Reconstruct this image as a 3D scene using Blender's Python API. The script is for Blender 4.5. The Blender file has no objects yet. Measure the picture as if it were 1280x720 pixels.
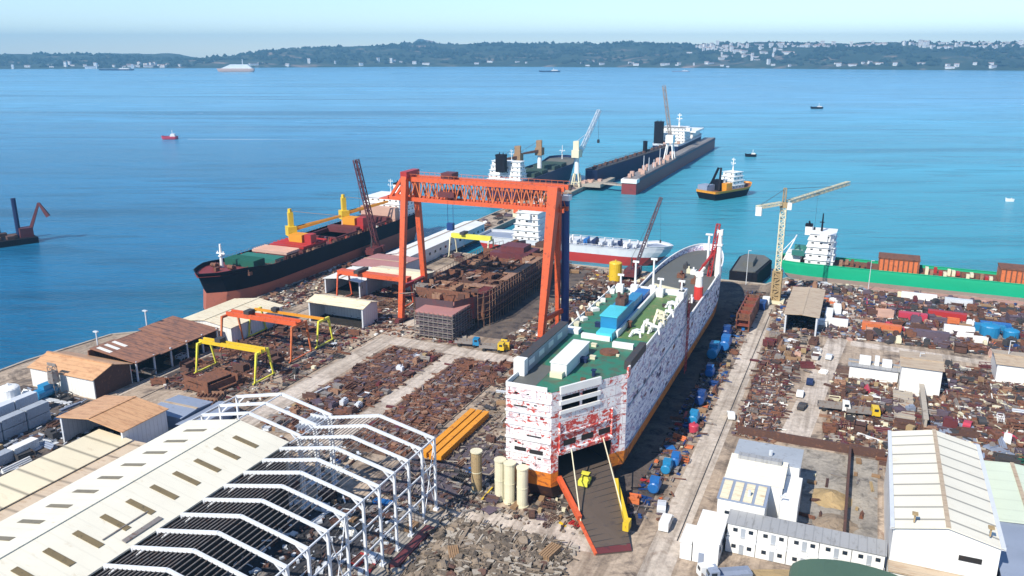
import bpy, math, random
from mathutils import Vector, Matrix, noise
R = math.radians
S = bpy.context.scene
COL = S.collection
# ---------------------------------------------------------------- camera, light, exposure
cam_d = bpy.data.cameras.new('camera'); cam = bpy.data.objects.new('camera', cam_d); COL.objects.link(cam)
cam.location = (0, 0, 90); cam.rotation_euler = (R(74.0), 0, 0)
cam_d.lens = 36 * 1036 / 1280; cam_d.clip_start = 1; cam_d.clip_end = 60000
S.camera = cam
YAW = R(-23)                                  # the whole yard lies on one grid turned 23 degrees
UV_ = Vector((math.sin(R(23)), math.cos(R(23)), 0)); NV_ = Vector((math.cos(R(23)), -math.sin(R(23)), 0))
to_sun = (NV_ * -0.32 + UV_ * -1.0 + Vector((0, 0, 1.0))).normalized()
elev = math.asin(to_sun.z); az = math.atan2(to_sun.x, to_sun.y)
world = bpy.data.worlds.new('World'); S.world = world; world.use_nodes = True
wn = world.node_tree.nodes; wl = world.node_tree.links; wn.clear()
wo = wn.new('ShaderNodeOutputWorld'); bg = wn.new('ShaderNodeBackground'); sky = wn.new('ShaderNodeTexSky')
sky.sky_type = 'NISHITA'; sky.sun_disc = False; sky.sun_elevation = elev; sky.sun_rotation = az
sky.altitude = 0; sky.air_density = 0.75; sky.dust_density = 0.0; sky.ozone_density = 3.0
bg.inputs[1].default_value = 0.14
wl.new(sky.outputs[0], bg.inputs[0]); wl.new(bg.outputs[0], wo.inputs[0])
sd = bpy.data.lights.new('sun', 'SUN'); sd.energy = 5.0; sd.angle = R(0.5); sd.color = (1.0, 0.92, 0.78)
sun = bpy.data.objects.new('sun', sd); COL.objects.link(sun)
sun.rotation_euler = to_sun.to_track_quat('Z', 'Y').to_euler()
S.view_settings.view_transform = 'Standard'; S.view_settings.look = 'None'
S.view_settings.exposure = 0.38; S.view_settings.gamma = 1.0; S.view_settings.use_curve_mapping = False
S.render.engine = 'CYCLES'
try:
    S.cycles.max_bounces = 5; S.cycles.diffuse_bounces = 2; S.cycles.glossy_bounces = 2
    S.cycles.volume_bounces = 0; S.cycles.transmission_bounces = 2; S.cycles.caustics_reflective = False
except Exception: pass
rnd = random.Random(7)

def W(n, a, z=0.0):
    v = NV_ * n + UV_ * a
    return (v.x, v.y, z)
def srgb(r, g, b):
    f = lambda c: (c / 255 / 12.92) if c / 255 <= 0.04045 else ((c / 255 + 0.055) / 1.055) ** 2.4
    return (f(r), f(g), f(b), 1)

# ---------------------------------------------------------------- materials
def _new(name):
    m = bpy.data.materials.new(name); m.use_nodes = True
    nt = m.node_tree; b = nt.nodes['Principled BSDF']
    return m, nt, b
def _co(nt, scale=(1, 1, 1), kind='Object'):
    tc = nt.nodes.new('ShaderNodeTexCoord'); mp = nt.nodes.new('ShaderNodeMapping'); mp.inputs['Scale'].default_value = scale
    nt.links.new(tc.outputs[kind], mp.inputs[0]); return mp.outputs[0]
def _geo(nt, scale=(1, 1, 1), rotz=0):
    g = nt.nodes.new('ShaderNodeNewGeometry'); mp = nt.nodes.new('ShaderNodeMapping')
    mp.inputs['Scale'].default_value = scale; mp.inputs['Rotation'].default_value = (0, 0, rotz)
    if rotz:   # rotate into the grid first, then scale
        m0 = nt.nodes.new('ShaderNodeMapping'); m0.inputs['Rotation'].default_value = (0, 0, rotz)
        mp.inputs['Rotation'].default_value = (0, 0, 0)
        nt.links.new(g.outputs['Position'], m0.inputs[0]); nt.links.new(m0.outputs[0], mp.inputs[0])
    else: nt.links.new(g.outputs['Position'], mp.inputs[0])
    return mp.outputs[0]
def _noise(nt, co, scale, detail=5, rough=0.6, dist=0):
    n = nt.nodes.new('ShaderNodeTexNoise'); n.inputs['Scale'].default_value = scale; n.inputs['Detail'].default_value = detail
    n.inputs['Roughness'].default_value = rough; n.inputs['Distortion'].default_value = dist
    nt.links.new(co, n.inputs['Vector']); return n.outputs['Fac']
def _ramp(nt, fac, stops, interp='LINEAR'):
    r = nt.nodes.new('ShaderNodeValToRGB'); r.color_ramp.interpolation = interp; e = r.color_ramp.elements
    while len(e) > 1: e.remove(e[-1])
    e[0].position, e[0].color = stops[0]
    for p, c in stops[1:]:
        x = e.new(p); x.color = c
    nt.links.new(fac, r.inputs[0]); return r.outputs[0]
def _mix(nt, fac, a, b, mode='MIX'):
    m = nt.nodes.new('ShaderNodeMix'); m.data_type = 'RGBA'; m.blend_type = mode
    for k, v in ((0, fac), (6, a), (7, b)):
        if hasattr(v, 'links') or hasattr(v, 'is_linked'): nt.links.new(v, m.inputs[k])
        else: m.inputs[k].default_value = v
    return m.outputs[2]
def _bump(nt, b, h, strength=0.3, dist=0.1):
    n = nt.nodes.new('ShaderNodeBump'); n.inputs['Strength'].default_value = strength; n.inputs['Distance'].default_value = dist
    nt.links.new(h, n.inputs['Height']); nt.links.new(n.outputs[0], b.inputs['Normal'])
def dk(c, f): return (c[0] * f, c[1] * f, c[2] * f, 1)
def paint(name, c, c2=None, amount=0.45, scale=0.5, rough=0.55, stretch=(1, 1, 1), bump=0.15, fine=True, metal=0):
    """weathered paint: base colour, soft tone change, and patches / streaks of the second colour"""
    m, nt, b = _new(name); co = _geo(nt, stretch)
    tone = _noise(nt, co, scale * 0.35, 3)
    base = _mix(nt, tone, dk(c, 0.78), dk(c, 1.12))
    c2 = c2 or dk(c, 0.5)
    w = _noise(nt, co, scale * 1.7, 8, 0.68, 0.4)
    msk = _ramp(nt, w, [(0.5 + (0.5 - amount) * 0.5, (0, 0, 0, 1)), (0.62 + (0.5 - amount) * 0.5, (1, 1, 1, 1))])
    col = _mix(nt, msk, base, c2)
    nt.links.new(col, b.inputs['Base Color']); b.inputs['Roughness'].default_value = rough; b.inputs['Metallic'].default_value = metal
    if bump: _bump(nt, b, w, bump, 0.15)
    return m
def sheet(name, c, c2, pitch=1.0, axis=0, amount=0.3, rough=0.5, groove=0.75):
    """corrugated / panelled sheet: thin darker joints along the grid, dirt streaks"""
    m, nt, b = _new(name)
    co = _co(nt)
    sp = nt.nodes.new('ShaderNodeSeparateXYZ'); nt.links.new(co, sp.inputs[0])
    mm = nt.nodes.new('ShaderNodeMath'); mm.operation = 'MULTIPLY'; mm.inputs[1].default_value = 1 / pitch; nt.links.new(sp.outputs[axis], mm.inputs[0])
    fr = nt.nodes.new('ShaderNodeMath'); fr.operation = 'FRACT'; nt.links.new(mm.outputs[0], fr.inputs[0])
    gr = _ramp(nt, fr.outputs[0], [(0, (groove, groove, groove, 1)), (0.1, (1, 1, 1, 1)), (0.9, (1, 1, 1, 1)), (1, (groove, groove, groove, 1))])
    sc = [1, 1, 1]; sc[axis] = 3.0
    w = _noise(nt, _co(nt, tuple(sc)), 0.35, 8, 0.65, 0.3); w2 = _noise(nt, _co(nt), 0.09, 3)
    base = _mix(nt, w2, dk(c, 0.82), dk(c, 1.08))
    msk = _ramp(nt, w, [(0.66 - amount * 0.4, (0, 0, 0, 1)), (0.8 - amount * 0.3, (1, 1, 1, 1))])
    col = _mix(nt, 1.0, _mix(nt, msk, base, c2), gr, 'MULTIPLY')
    nt.links.new(col, b.inputs['Base Color']); b.inputs['Roughness'].default_value = rough
    _bump(nt, b, gr, 0.3, 0.08)
    return m
def patched(name, base, blots, stretch=(1, 1, 1), seams=True):
    """bare ship plating under repair: primer blots of several colours over the base"""
    m, nt, b = _new(name); col = base
    first = True
    for i, (c, thr, sc) in enumerate(blots):
        co = _co(nt, stretch)
        ad = nt.nodes.new('ShaderNodeVectorMath'); ad.operation = 'ADD'; ad.inputs[1].default_value = (i * 37.1, i * 11.7, i * 5.3)
        nt.links.new(co, ad.inputs[0])
        w = _noise(nt, ad.outputs[0], sc, 4, 0.6, 0.8)
        msk = _ramp(nt, w, [(thr, (0, 0, 0, 1)), (thr + 0.035, (1, 1, 1, 1))])
        col = _mix(nt, msk, col, c)
    if seams:
        br = nt.nodes.new('ShaderNodeTexBrick')
        sp = nt.nodes.new('ShaderNodeSeparateXYZ'); cb = nt.nodes.new('ShaderNodeCombineXYZ'); nt.links.new(_co(nt), sp.inputs[0])
        ax = nt.nodes.new('ShaderNodeMath'); ax.operation = 'ADD'; nt.links.new(sp.outputs[0], ax.inputs[0]); nt.links.new(sp.outputs[1], ax.inputs[1])
        nt.links.new(ax.outputs[0], cb.inputs[0]); nt.links.new(sp.outputs[2], cb.inputs[1])
        br.inputs['Scale'].default_value = 1; br.inputs['Brick Width'].default_value = 6; br.inputs['Row Height'].default_value = 2.4
        br.inputs['Mortar Size'].default_value = 0.09
        br.inputs['Color1'].default_value = (1, 1, 1, 1); br.inputs['Color2'].default_value = (0.86, 0.86, 0.9, 1); br.inputs['Mortar'].default_value = (0.5, 0.45, 0.5, 1)
        nt.links.new(cb.outputs[0], br.inputs['Vector'])
        col = _mix(nt, 0.8, col, br.outputs[0], 'MULTIPLY')
    nt.links.new(col, b.inputs['Base Color']); b.inputs['Roughness'].default_value = 0.6
    return m

M = {}
def defmats():
    P = paint
    M['white'] = P('white_paint', (0.80, 0.80, 0.77, 1), (0.42, 0.36, 0.28, 1), 0.22, 0.5, 0.45)
    M['cleanwhite'] = P('clean_white', (0.82, 0.83, 0.83, 1), (0.62, 0.62, 0.62, 1), 0.2, 0.4, 0.4)
    M['wall'] = sheet('white_cladding', (0.78, 0.78, 0.76, 1), (0.6, 0.56, 0.5, 1), 1.2, 0, 0.15)
    M['wall_y'] = sheet('white_cladding_side', (0.74, 0.76, 0.80, 1), (0.55, 0.55, 0.56, 1), 1.2, 1, 0.15)  # bluish tone: shade of side walls mixed into the white cladding
    M['cream_roof'] = sheet('cream_roof', (0.78, 0.70, 0.52, 1), (0.50, 0.33, 0.18, 1), 1.5, 1, 0.28)
    M['orange_roof'] = sheet('orange_roof', (0.62, 0.36, 0.19, 1), (0.40, 0.20, 0.10, 1), 1.5, 1, 0.4)
    M['brown_roof'] = sheet('brown_roof', (0.33, 0.155, 0.09, 1), (0.13, 0.075, 0.055, 1), 2.6, 1, 0.5, groove=0.5)
    M['tan_roof'] = sheet('tan_roof', (0.50, 0.40, 0.29, 1), (0.33, 0.22, 0.14, 1), 1.8, 1, 0.4)
    M['pale_roof'] = sheet('pale_roof', (0.80, 0.77, 0.66, 1), (0.62, 0.55, 0.42, 1), 2.4, 1, 0.14, groove=0.93)
    M['hall_roof'] = sheet('hall_roof', (0.78, 0.75, 0.65, 1), (0.6, 0.53, 0.42, 1), 4.3, 1, 0.12, groove=0.25)
    M['mint_roof'] = sheet('mint_roof', (0.62, 0.70, 0.58, 1), (0.5, 0.55, 0.5, 1), 4.0, 1, 0.15, groove=0.9)
    M['grey_roof'] = sheet('grey_roof', (0.33, 0.34, 0.36, 1), (0.2, 0.2, 0.2, 1), 1.5, 0, 0.3)
    M['pink_roof'] = P('pink_roof', (0.42, 0.20, 0.19, 1), (0.3, 0.14, 0.13, 1), 0.3, 0.4)
    M['skylight'] = P('skylight', (0.22, 0.17, 0.09, 1), (0.1, 0.08, 0.05, 1), 0.4, 0.8, 0.3)
    M['darkin'] = P('dark_interior', (0.03, 0.028, 0.028, 1), (0.06, 0.04, 0.03, 1), 0.4, 0.5, 0.9)  # near-black colour puts the shade of interiors and openings into the paint
    M['bluegrey'] = P('blue_grey', (0.26, 0.31, 0.42, 1), (0.16, 0.17, 0.22, 1), 0.3, 0.4, 0.5)
    M['greyblue_box'] = P('grey_container', (0.36, 0.40, 0.46, 1), (0.2, 0.2, 0.22, 1), 0.35, 0.5, 0.5)
    M['orange'] = P('orange_paint', (0.66, 0.115, 0.04, 1), (0.34, 0.075, 0.035, 1), 0.42, 0.5, 0.45)
    M['orange2'] = P('faded_orange', (0.62, 0.17, 0.06, 1), (0.28, 0.08, 0.04, 1), 0.4, 0.5, 0.5)
    M['yellow'] = P('yellow_paint', (0.72, 0.50, 0.03, 1), (0.4, 0.2, 0.04, 1), 0.3, 0.6, 0.45)
    M['lime'] = P('lime_yellow', (0.75, 0.72, 0.08, 1), (0.5, 0.42, 0.05, 1), 0.25, 0.6, 0.45)
    M['amber'] = P('amber_paint', (0.72, 0.30, 0.02, 1), (0.4, 0.13, 0.02, 1), 0.35, 0.5, 0.5)
    M['blue'] = P('blue_paint', (0.02, 0.14, 0.42, 1), (0.03, 0.08, 0.2, 1), 0.3, 0.5, 0.4)
    M['navy'] = P('navy_paint', (0.02, 0.035, 0.10, 1), (0.05, 0.04, 0.06, 1), 0.3, 0.3, 0.5)
    M['deepblue'] = P('deep_blue', (0.012, 0.05, 0.2, 1), (0.01, 0.03, 0.1, 1), 0.25, 0.3, 0.4)
    M['cyanblue'] = P('cyan_blue', (0.02, 0.22, 0.45, 1), (0.03, 0.14, 0.3, 1), 0.3, 0.5, 0.4)
    M['cyan'] = P('pale_cyan', (0.08, 0.55, 0.66, 1), (0.05, 0.3, 0.4, 1), 0.25, 0.5, 0.4)
    M['deckgreen'] = P('deck_green', (0.03, 0.185, 0.12, 1), (0.07, 0.115, 0.075, 1), 0.55, 0.2, 0.6)
    M['olive'] = P('deck_olive', (0.10, 0.20, 0.065, 1), (0.20, 0.20, 0.09, 1), 0.5, 0.25, 0.6)
    M['shipgreen'] = P('ship_green', (0.015, 0.42, 0.22, 1), (0.02, 0.24, 0.14, 1), 0.2, 0.16, 0.35, (1, 1, 2.5))
    M['darkgreen'] = P('dark_green', (0.01, 0.10, 0.07, 1), (0.02, 0.05, 0.04, 1), 0.3, 0.4, 0.5)
    M['teal'] = P('teal', (0.03, 0.17, 0.15, 1), (0.03, 0.09, 0.08, 1), 0.3, 0.4, 0.5)
    M['dome_green'] = P('tarpaulin_green', (0.07, 0.13, 0.09, 1), (0.05, 0.08, 0.06, 1), 0.3, 0.3, 0.6)
    M['red'] = P('red_paint', (0.40, 0.03, 0.03, 1), (0.2, 0.03, 0.03, 1), 0.3, 0.4, 0.45)
    M['brightred'] = P('bright_red', (0.62, 0.05, 0.04, 1), (0.3, 0.03, 0.03, 1), 0.25, 0.5, 0.45)
    M['crimson'] = P('crimson', (0.5, 0.05, 0.09, 1), (0.25, 0.03, 0.05, 1), 0.25, 0.5, 0.45)
    M['maroon'] = P('maroon', (0.13, 0.03, 0.035, 1), (0.06, 0.025, 0.03, 1), 0.4, 0.3, 0.55)
    M['antifoul'] = P('antifouling_red', (0.42, 0.125, 0.075, 1), (0.20, 0.08, 0.06, 1), 0.35, 0.3, 0.6, (1, 1, 2))
    M['hullblack'] = P('hull_black', (0.006, 0.006, 0.012, 1), (0.03, 0.014, 0.014, 1), 0.3, 0.3, 0.75, (1, 1, 2))
    M['ferrybottom'] = P('ferry_bottom', (0.05, 0.022, 0.02, 1), (0.1, 0.04, 0.02, 1), 0.4, 0.3, 0.6)
    M['ferryband'] = P('ferry_band', (0.66, 0.20, 0.02, 1), (0.26, 0.07, 0.02, 1), 0.5, 0.35, 0.55, (1, 1, 1.6))
    M['rust'] = P('rust', (0.19, 0.078, 0.045, 1), (0.07, 0.038, 0.03, 1), 0.5, 0.7, 0.8)
    M['rust2'] = P('dark_rust', (0.095, 0.048, 0.038, 1), (0.17, 0.08, 0.05, 1), 0.4, 0.7, 0.8)
    M['rustpale'] = P('pale_rust', (0.32, 0.185, 0.12, 1), (0.17, 0.08, 0.055, 1), 0.5, 0.7, 0.8)
    M['steel'] = P('bare_steel', (0.25, 0.23, 0.22, 1), (0.16, 0.09, 0.06, 1), 0.45, 0.8, 0.5)
    M['darksteel'] = P('dark_steel', (0.06, 0.06, 0.065, 1), (0.1, 0.06, 0.05, 1), 0.4, 0.8, 0.55)
    M['purplegrey'] = P('purple_grey', (0.115, 0.085, 0.115, 1), (0.07, 0.05, 0.06, 1), 0.4, 0.4, 0.7)
    M['galv'] = P('galvanised', (0.62, 0.66, 0.72, 1), (0.42, 0.44, 0.48, 1), 0.3, 0.8, 0.4)
    M['concrete'] = P('concrete', (0.40, 0.36, 0.31, 1), (0.24, 0.2, 0.17, 1), 0.45, 0.25, 0.9)
    M['pinkconcrete'] = P('pink_concrete', (0.46, 0.39, 0.36, 1), (0.30, 0.24, 0.21, 1), 0.42, 0.22, 0.9)
    M['rock'] = P('broken_rock', (0.15, 0.12, 0.095, 1), (0.06, 0.05, 0.04, 1), 0.5, 0.8, 0.95, bump=0.6)
    M['rockpale'] = P('pale_rubble', (0.27, 0.215, 0.165, 1), (0.13, 0.10, 0.075, 1), 0.4, 0.8, 0.95, bump=0.5)
    M['sand'] = P('sand_heap', (0.38, 0.28, 0.15, 1), (0.24, 0.17, 0.1, 1), 0.4, 0.8, 0.95, bump=0.5)
    M['cream'] = P('cream_paint', (0.72, 0.68, 0.50, 1), (0.5, 0.42, 0.28, 1), 0.3, 0.6, 0.5)
    M['tyre'] = P('rubber', (0.02, 0.02, 0.02, 1), (0.04, 0.04, 0.04, 1), 0.3, 1, 0.8)
    M['wood'] = P('timber', (0.32, 0.2, 0.11, 1), (0.2, 0.12, 0.07, 1), 0.4, 0.9, 0.8)
    M['pinkbeige'] = P('pink_beige', (0.56, 0.36, 0.29, 1), (0.38, 0.22, 0.16, 1), 0.3, 0.5, 0.6)
    M['tan_cream'] = sheet('tan_cream_roof', (0.62, 0.5, 0.37, 1), (0.4, 0.28, 0.18, 1), 6.0, 1, 0.35, groove=.5)
    M['section_roof'] = sheet('sectioned_roof', (0.78, 0.70, 0.52, 1), (0.6, 0.5, 0.36, 1), 5.6, 1, 0.16, groove=.35)
    m, nt, b = _new('window_glass'); b.inputs['Base Color'].default_value = (0.02, 0.03, 0.045, 1); b.inputs['Roughness'].default_value = 0.08; M['glass'] = m
    # ferry plating
    wh = (0.80, 0.79, 0.80, 1)
    M['ferrystern'] = patched('ferry_stern_plating', wh, [((0.60, 0.50, 0.54, 1), 0.55, 0.5), ((0.50, 0.07, 0.05, 1), 0.585, 0.6), ((0.62, 0.25, 0.22, 1), 0.60, 1.2)], (1, 1, 1.5))
    M['ferrychamfer'] = patched('ferry_ramp_face_plating', wh, [((0.55, 0.05, 0.04, 1), 0.45, 0.5), ((0.70, 0.22, 0.17, 1), 0.54, 1.0), ((0.86, 0.84, 0.84, 1), 0.55, 0.8)], (1, 1, 1.5))
    M['ferryside'] = patched('ferry_side_plating', (0.66, 0.66, 0.76, 1), [((0.86, 0.85, 0.90, 1), 0.47, 0.5), ((0.50, 0.36, 0.46, 1), 0.56, 0.55), ((0.20, 0.20, 0.38, 1), 0.55, 1.0), ((0.40, 0.13, 0.16, 1), 0.65, 0.8), ((0.86, 0.84, 0.88, 1), 0.58, 1.1)], (1, 0.42, 1.25), False)  # lavender base carries the bluish shade of this side; primer blots on top
    M['rampsteel'] = P('ramp_steel', (0.10, 0.075, 0.06, 1), (0.07, 0.055, 0.05, 1), 0.4, 0.4, 0.7)
    M['foredeck'] = P('foredeck_grey', (0.115, 0.12, 0.115, 1), (0.17, 0.15, 0.12, 1), 0.35, 0.15, 0.7)
defmats()
M['redrust'] = paint('red_rust', (0.24, 0.06, 0.04, 1), (0.12, 0.045, 0.03, 1), .5, .7)
M['hullplate'] = paint('primed_hull_plate', (0.085, 0.05, 0.06, 1), (0.24, 0.03, 0.03, 1), .42, .12, .6)
M['darkteal'] = paint('dark_teal', (0.03, 0.07, 0.065, 1), (0.05, 0.045, 0.04, 1), .4, .4)
M['dullred'] = paint('dull_red', (0.22, 0.035, 0.035, 1), (0.1, 0.03, 0.03, 1), .4, .3)
for k in ('hullblack', 'darksteel', 'darkin', 'navy'): M[k].node_tree.nodes['Principled BSDF'].inputs['Specular IOR Level'].default_value = 0.2

# ---------------------------------------------------------------- mesh helpers
class MB:
    def __init__(s): s.v = []; s.f = []; s.m = []; s.cur = 0
    def mat(s, i): s.cur = i; return s
    def add(s, vs, fs):
        o = len(s.v); s.v += [tuple(v) for v in vs]; s.f += [tuple(i + o for i in f) for f in fs]; s.m += [s.cur] * len(fs); return s
    def box(s, x0, x1, y0, y1, z0, z1, rot=None):
        vs = [(x, y, z) for z in (z0, z1) for x, y in ((x0, y0), (x1, y0), (x1, y1), (x0, y1))]
        if rot is not None:
            c = Vector(((x0 + x1) / 2, (y0 + y1) / 2, (z0 + z1) / 2)); mt = rot if isinstance(rot, Matrix) else Matrix.Rotation(rot, 3, 'Z')
            vs = [tuple(c + mt @ (Vector(v) - c)) for v in vs]
        return s.add(vs, [(3, 2, 1, 0), (4, 5, 6, 7), (0, 1, 5, 4), (1, 2, 6, 5), (2, 3, 7, 6), (3, 0, 4, 7)])
    def cb(s, x, y, z, sx, sy, sz, rot=None): return s.box(x - sx / 2, x + sx / 2, y - sy / 2, y + sy / 2, z - sz / 2, z + sz / 2, rot)
    def bar(s, p, q, w, h=None, w2=None, h2=None):
        p, q = Vector(p), Vector(q); h = h or w; w2 = w2 or w; h2 = h2 or h
        d = (q - p)
        if d.length < 1e-6: return s
        d.normalize(); up = Vector((0, 0, 1)) if abs(d.z) < 0.95 else Vector((0, 1, 0))
        x = d.cross(up).normalized(); y = x.cross(d).normalized()
        vs = [c + x * a * ww / 2 + y * b * hh / 2 for c, ww, hh in ((p, w, h), (q, w2, h2)) for a, b in ((-1, -1), (1, -1), (1, 1), (-1, 1))]
        return s.add(vs, [(3, 2, 1, 0), (4, 5, 6, 7), (0, 1, 5, 4), (1, 2, 6, 5), (2, 3, 7, 6), (3, 0, 4, 7)])
    def tube(s, p, q, r, r2=None, n=10):
        p, q = Vector(p), Vector(q); r2 = r if r2 is None else r2
        d = (q - p).normalized(); up = Vector((0, 0, 1)) if abs(d.z) < 0.95 else Vector((1, 0, 0))
        x = d.cross(up).normalized(); y = d.cross(x).normalized(); vs = []
        for c, rr in ((p, r), (q, r2)):
            for i in range(n):
                t = 2 * math.pi * i / n; vs.append(c + (x * math.cos(t) + y * math.sin(t)) * rr)
        fs = [(i, (i + 1) % n, n + (i + 1) % n, n + i) for i in range(n)] + [tuple(range(n))[::-1], tuple(range(n, 2 * n))]
        return s.add(vs, fs)
    def dome(s, x, y, z, r, h, n=12, k=4):
        vs = []; fs = []
        for j in range(k + 1):
            t = j / k * math.pi / 2
            for i in range(n):
                u = 2 * math.pi * i / n; vs.append((x + r * math.cos(t) * math.cos(u), y + r * math.cos(t) * math.sin(u), z + h * math.sin(t)))
        for j in range(k):
            for i in range(n): fs.append((j * n + i, j * n + (i + 1) % n, (j + 1) * n + (i + 1) % n, (j + 1) * n + i))
        return s.add(vs, fs)
    def prism(s, poly, z0, z1):
        n = len(poly); vs = [(x, y, z0) for x, y in poly] + [(x, y, z1) for x, y in poly]
        return s.add(vs, [tuple(range(n))[::-1], tuple(range(n, 2 * n))] + [(i, (i + 1) % n, n + (i + 1) % n, n + i) for i in range(n)])
    def slab(s, pts, t):
        """a quad or polygon in space with thickness t downward"""
        n = len(pts); vs = [tuple(p) for p in pts] + [(p[0], p[1], p[2] - t) for p in pts]
        return s.add(vs, [tuple(range(n)), tuple(range(n, 2 * n))[::-1]] + [(i, n + i, n + (i + 1) % n, (i + 1) % n) for i in range(n)])
    def truss(s, p, q, w, h, bays, c=0.25, d=0.15):
        """lattice box girder from p to q (centre line)"""
        p, q = Vector(p), Vector(q); D = (q - p); L = D.length; D.normalize()
        up = Vector((0, 0, 1)) if abs(D.z) < 0.9 else Vector((0, 1, 0)); x = D.cross(up).normalized(); y = x.cross(D).normalized()
        C = lambda t, a, b: p + D * (L * t) + x * (a * w / 2) + y * (b * h / 2)
        cs = ((-1, -1), (1, -1), (1, 1), (-1, 1))
        for a, b in cs: s.bar(C(0, a, b), C(1, a, b), c)
        for i in range(bays + 1):
            for k in range(4): s.bar(C(i / bays, *cs[k]), C(i / bays, *cs[(k + 1) % 4]), d)
        for i in range(bays):
            for k in range(4):
                a, b = cs[k], cs[(k + 1) % 4]
                if i % 2: a, b = b, a
                s.bar(C(i / bays, *a), C((i + 1) / bays, *b), d)
        return s
    def mesh(s, name, mats):
        me = bpy.data.meshes.new(name); me.from_pydata(s.v, [], s.f)
        for m in (mats if isinstance(mats, (list, tuple)) else [mats]): me.materials.append(M[m] if isinstance(m, str) else m)
        me.polygons.foreach_set('material_index', s.m); me.update()
        return me
    def build(s, name, mats, parent=None, loc=None, rz=None, label=None, smooth=False):
        me = s.mesh(name, mats)
        if smooth: me.polygons.foreach_set('use_smooth', [True] * len(me.polygons))
        o = bpy.data.objects.new(name, me); COL.objects.link(o)
        if parent: o.parent = parent
        if loc is not None: o.location = loc
        if rz is not None: o.rotation_euler = (0, 0, rz)
        if label: o['label'] = label
        return o
def tag(o, label, cat, group=None):
    o['label'] = label; o['category'] = cat
    if group: o['group'] = group
    return o
def thing(name, label, cat, n, a, z=0, rot=0, group=None):
    o = bpy.data.objects.new(name, None); COL.objects.link(o); o.empty_display_size = 1
    o.location = W(n, a, z); o.rotation_euler = (0, 0, YAW + rot)
    return tag(o, label, cat, group)
def single(mb, name, mats, label, cat, n, a, z=0, rot=0, group=None, smooth=False):
    o = mb.build(name, mats, None, W(n, a, z), YAW + rot, smooth=smooth); return tag(o, label, cat, group)
def struct(mb, name, mats, kind='structure'):
    o = mb.build(name, mats); o['kind'] = kind; return o
def kids(o): return [c for c in ALLKIDS.get(o.name, [])]
def copy_tree(o, n, a, z=0, rot=0, label=None, group=None):
    c = o.copy(); COL.objects.link(c); c.location = W(n, a, z); c.rotation_euler = (0, 0, YAW + rot)
    if label: c['label'] = label
    if group: c['group'] = group
    for ch in list(o.children):
        d = ch.copy(); COL.objects.link(d); d.parent = c
        for g in list(ch.children):
            e = g.copy(); COL.objects.link(e); e.parent = d
    return c
_win = {}
def window(parent, x, y, z, w, h, face='-y', mat='glass', name='window', d=0.06):
    key = (round(w, 2), round(h, 2), face[-1], mat)
    if key not in _win:
        b = MB()
        if face[-1] == 'y': b.box(-w / 2, w / 2, -d, d, -h / 2, h / 2)
        else: b.box(-d, d, -w / 2, w / 2, -h / 2, h / 2)
        _win[key] = b.mesh(name, mat)
    o = bpy.data.objects.new(name, _win[key]); COL.objects.link(o); o.parent = parent; o.location = (x, y, z); return o

# ---------------------------------------------------------------- setting: water, land, roads
def g2(pts): return [W(n, a)[:2] for n, a in pts]
def make_water():
    m, nt, b = _new('sea_water')
    co = _geo(nt)
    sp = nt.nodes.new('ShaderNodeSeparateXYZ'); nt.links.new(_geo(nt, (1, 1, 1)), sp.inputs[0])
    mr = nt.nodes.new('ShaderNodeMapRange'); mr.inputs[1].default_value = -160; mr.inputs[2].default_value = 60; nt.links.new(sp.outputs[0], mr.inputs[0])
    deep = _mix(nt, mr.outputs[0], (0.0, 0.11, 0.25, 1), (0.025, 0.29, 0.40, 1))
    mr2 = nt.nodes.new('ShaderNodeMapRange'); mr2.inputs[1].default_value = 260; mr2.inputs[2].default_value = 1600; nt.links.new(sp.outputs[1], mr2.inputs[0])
    deep = _mix(nt, mr2.outputs[0], deep, (0.12, 0.36, 0.58, 1))  # paler with distance: sky reflection and haze painted into the water colour
    st = _noise(nt, _geo(nt, (0.0022, 0.009, 1)), 1.0, 5, 0.55, 0.4)
    col = _mix(nt, _ramp(nt, st, [(0.42, (0, 0, 0, 1)), (0.62, (1, 1, 1, 1))]), deep, dk_node(nt, deep, 1.22))
    wd = _noise(nt, _geo(nt, (0.012, 0.075, 1)), 1.0, 6, 0.6, 0.6)
    wk = _noise(nt, _geo(nt, (0.0009, 0.012, 1)), 1.0, 3, 0.5, 0.3)
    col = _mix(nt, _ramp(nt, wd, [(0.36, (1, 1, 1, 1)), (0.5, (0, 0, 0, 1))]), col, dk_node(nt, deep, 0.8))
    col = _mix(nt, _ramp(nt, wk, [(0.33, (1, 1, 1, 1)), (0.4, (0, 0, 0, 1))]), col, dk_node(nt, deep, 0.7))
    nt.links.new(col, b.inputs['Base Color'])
    r = _ramp(nt, st, [(0.35, (0.2, 0.2, 0.2, 1)), (0.7, (0.28, 0.28, 0.28, 1))]); nt.links.new(r, b.inputs['Roughness'])
    b.inputs['IOR'].default_value = 1.33
    w1 = _noise(nt, _geo(nt, (0.10, 0.30, 1)), 1.0, 6, 0.62, 0.5); w2 = _noise(nt, _geo(nt, (0.02, 0.07, 1)), 1.0, 4, 0.5, 0.5)
    mx = nt.nodes.new('ShaderNodeMath'); mx.operation = 'ADD'; nt.links.new(w1, mx.inputs[0]); nt.links.new(w2, mx.inputs[1])
    _bump(nt, b, mx.outputs[0], 0.65, 2.6)
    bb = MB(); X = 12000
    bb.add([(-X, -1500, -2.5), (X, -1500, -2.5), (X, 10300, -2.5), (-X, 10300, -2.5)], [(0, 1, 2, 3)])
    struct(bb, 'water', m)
def dk_node(nt, c, f): return _mix(nt, 1.0, c, (f, f, f, 1), 'MULTIPLY')
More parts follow.
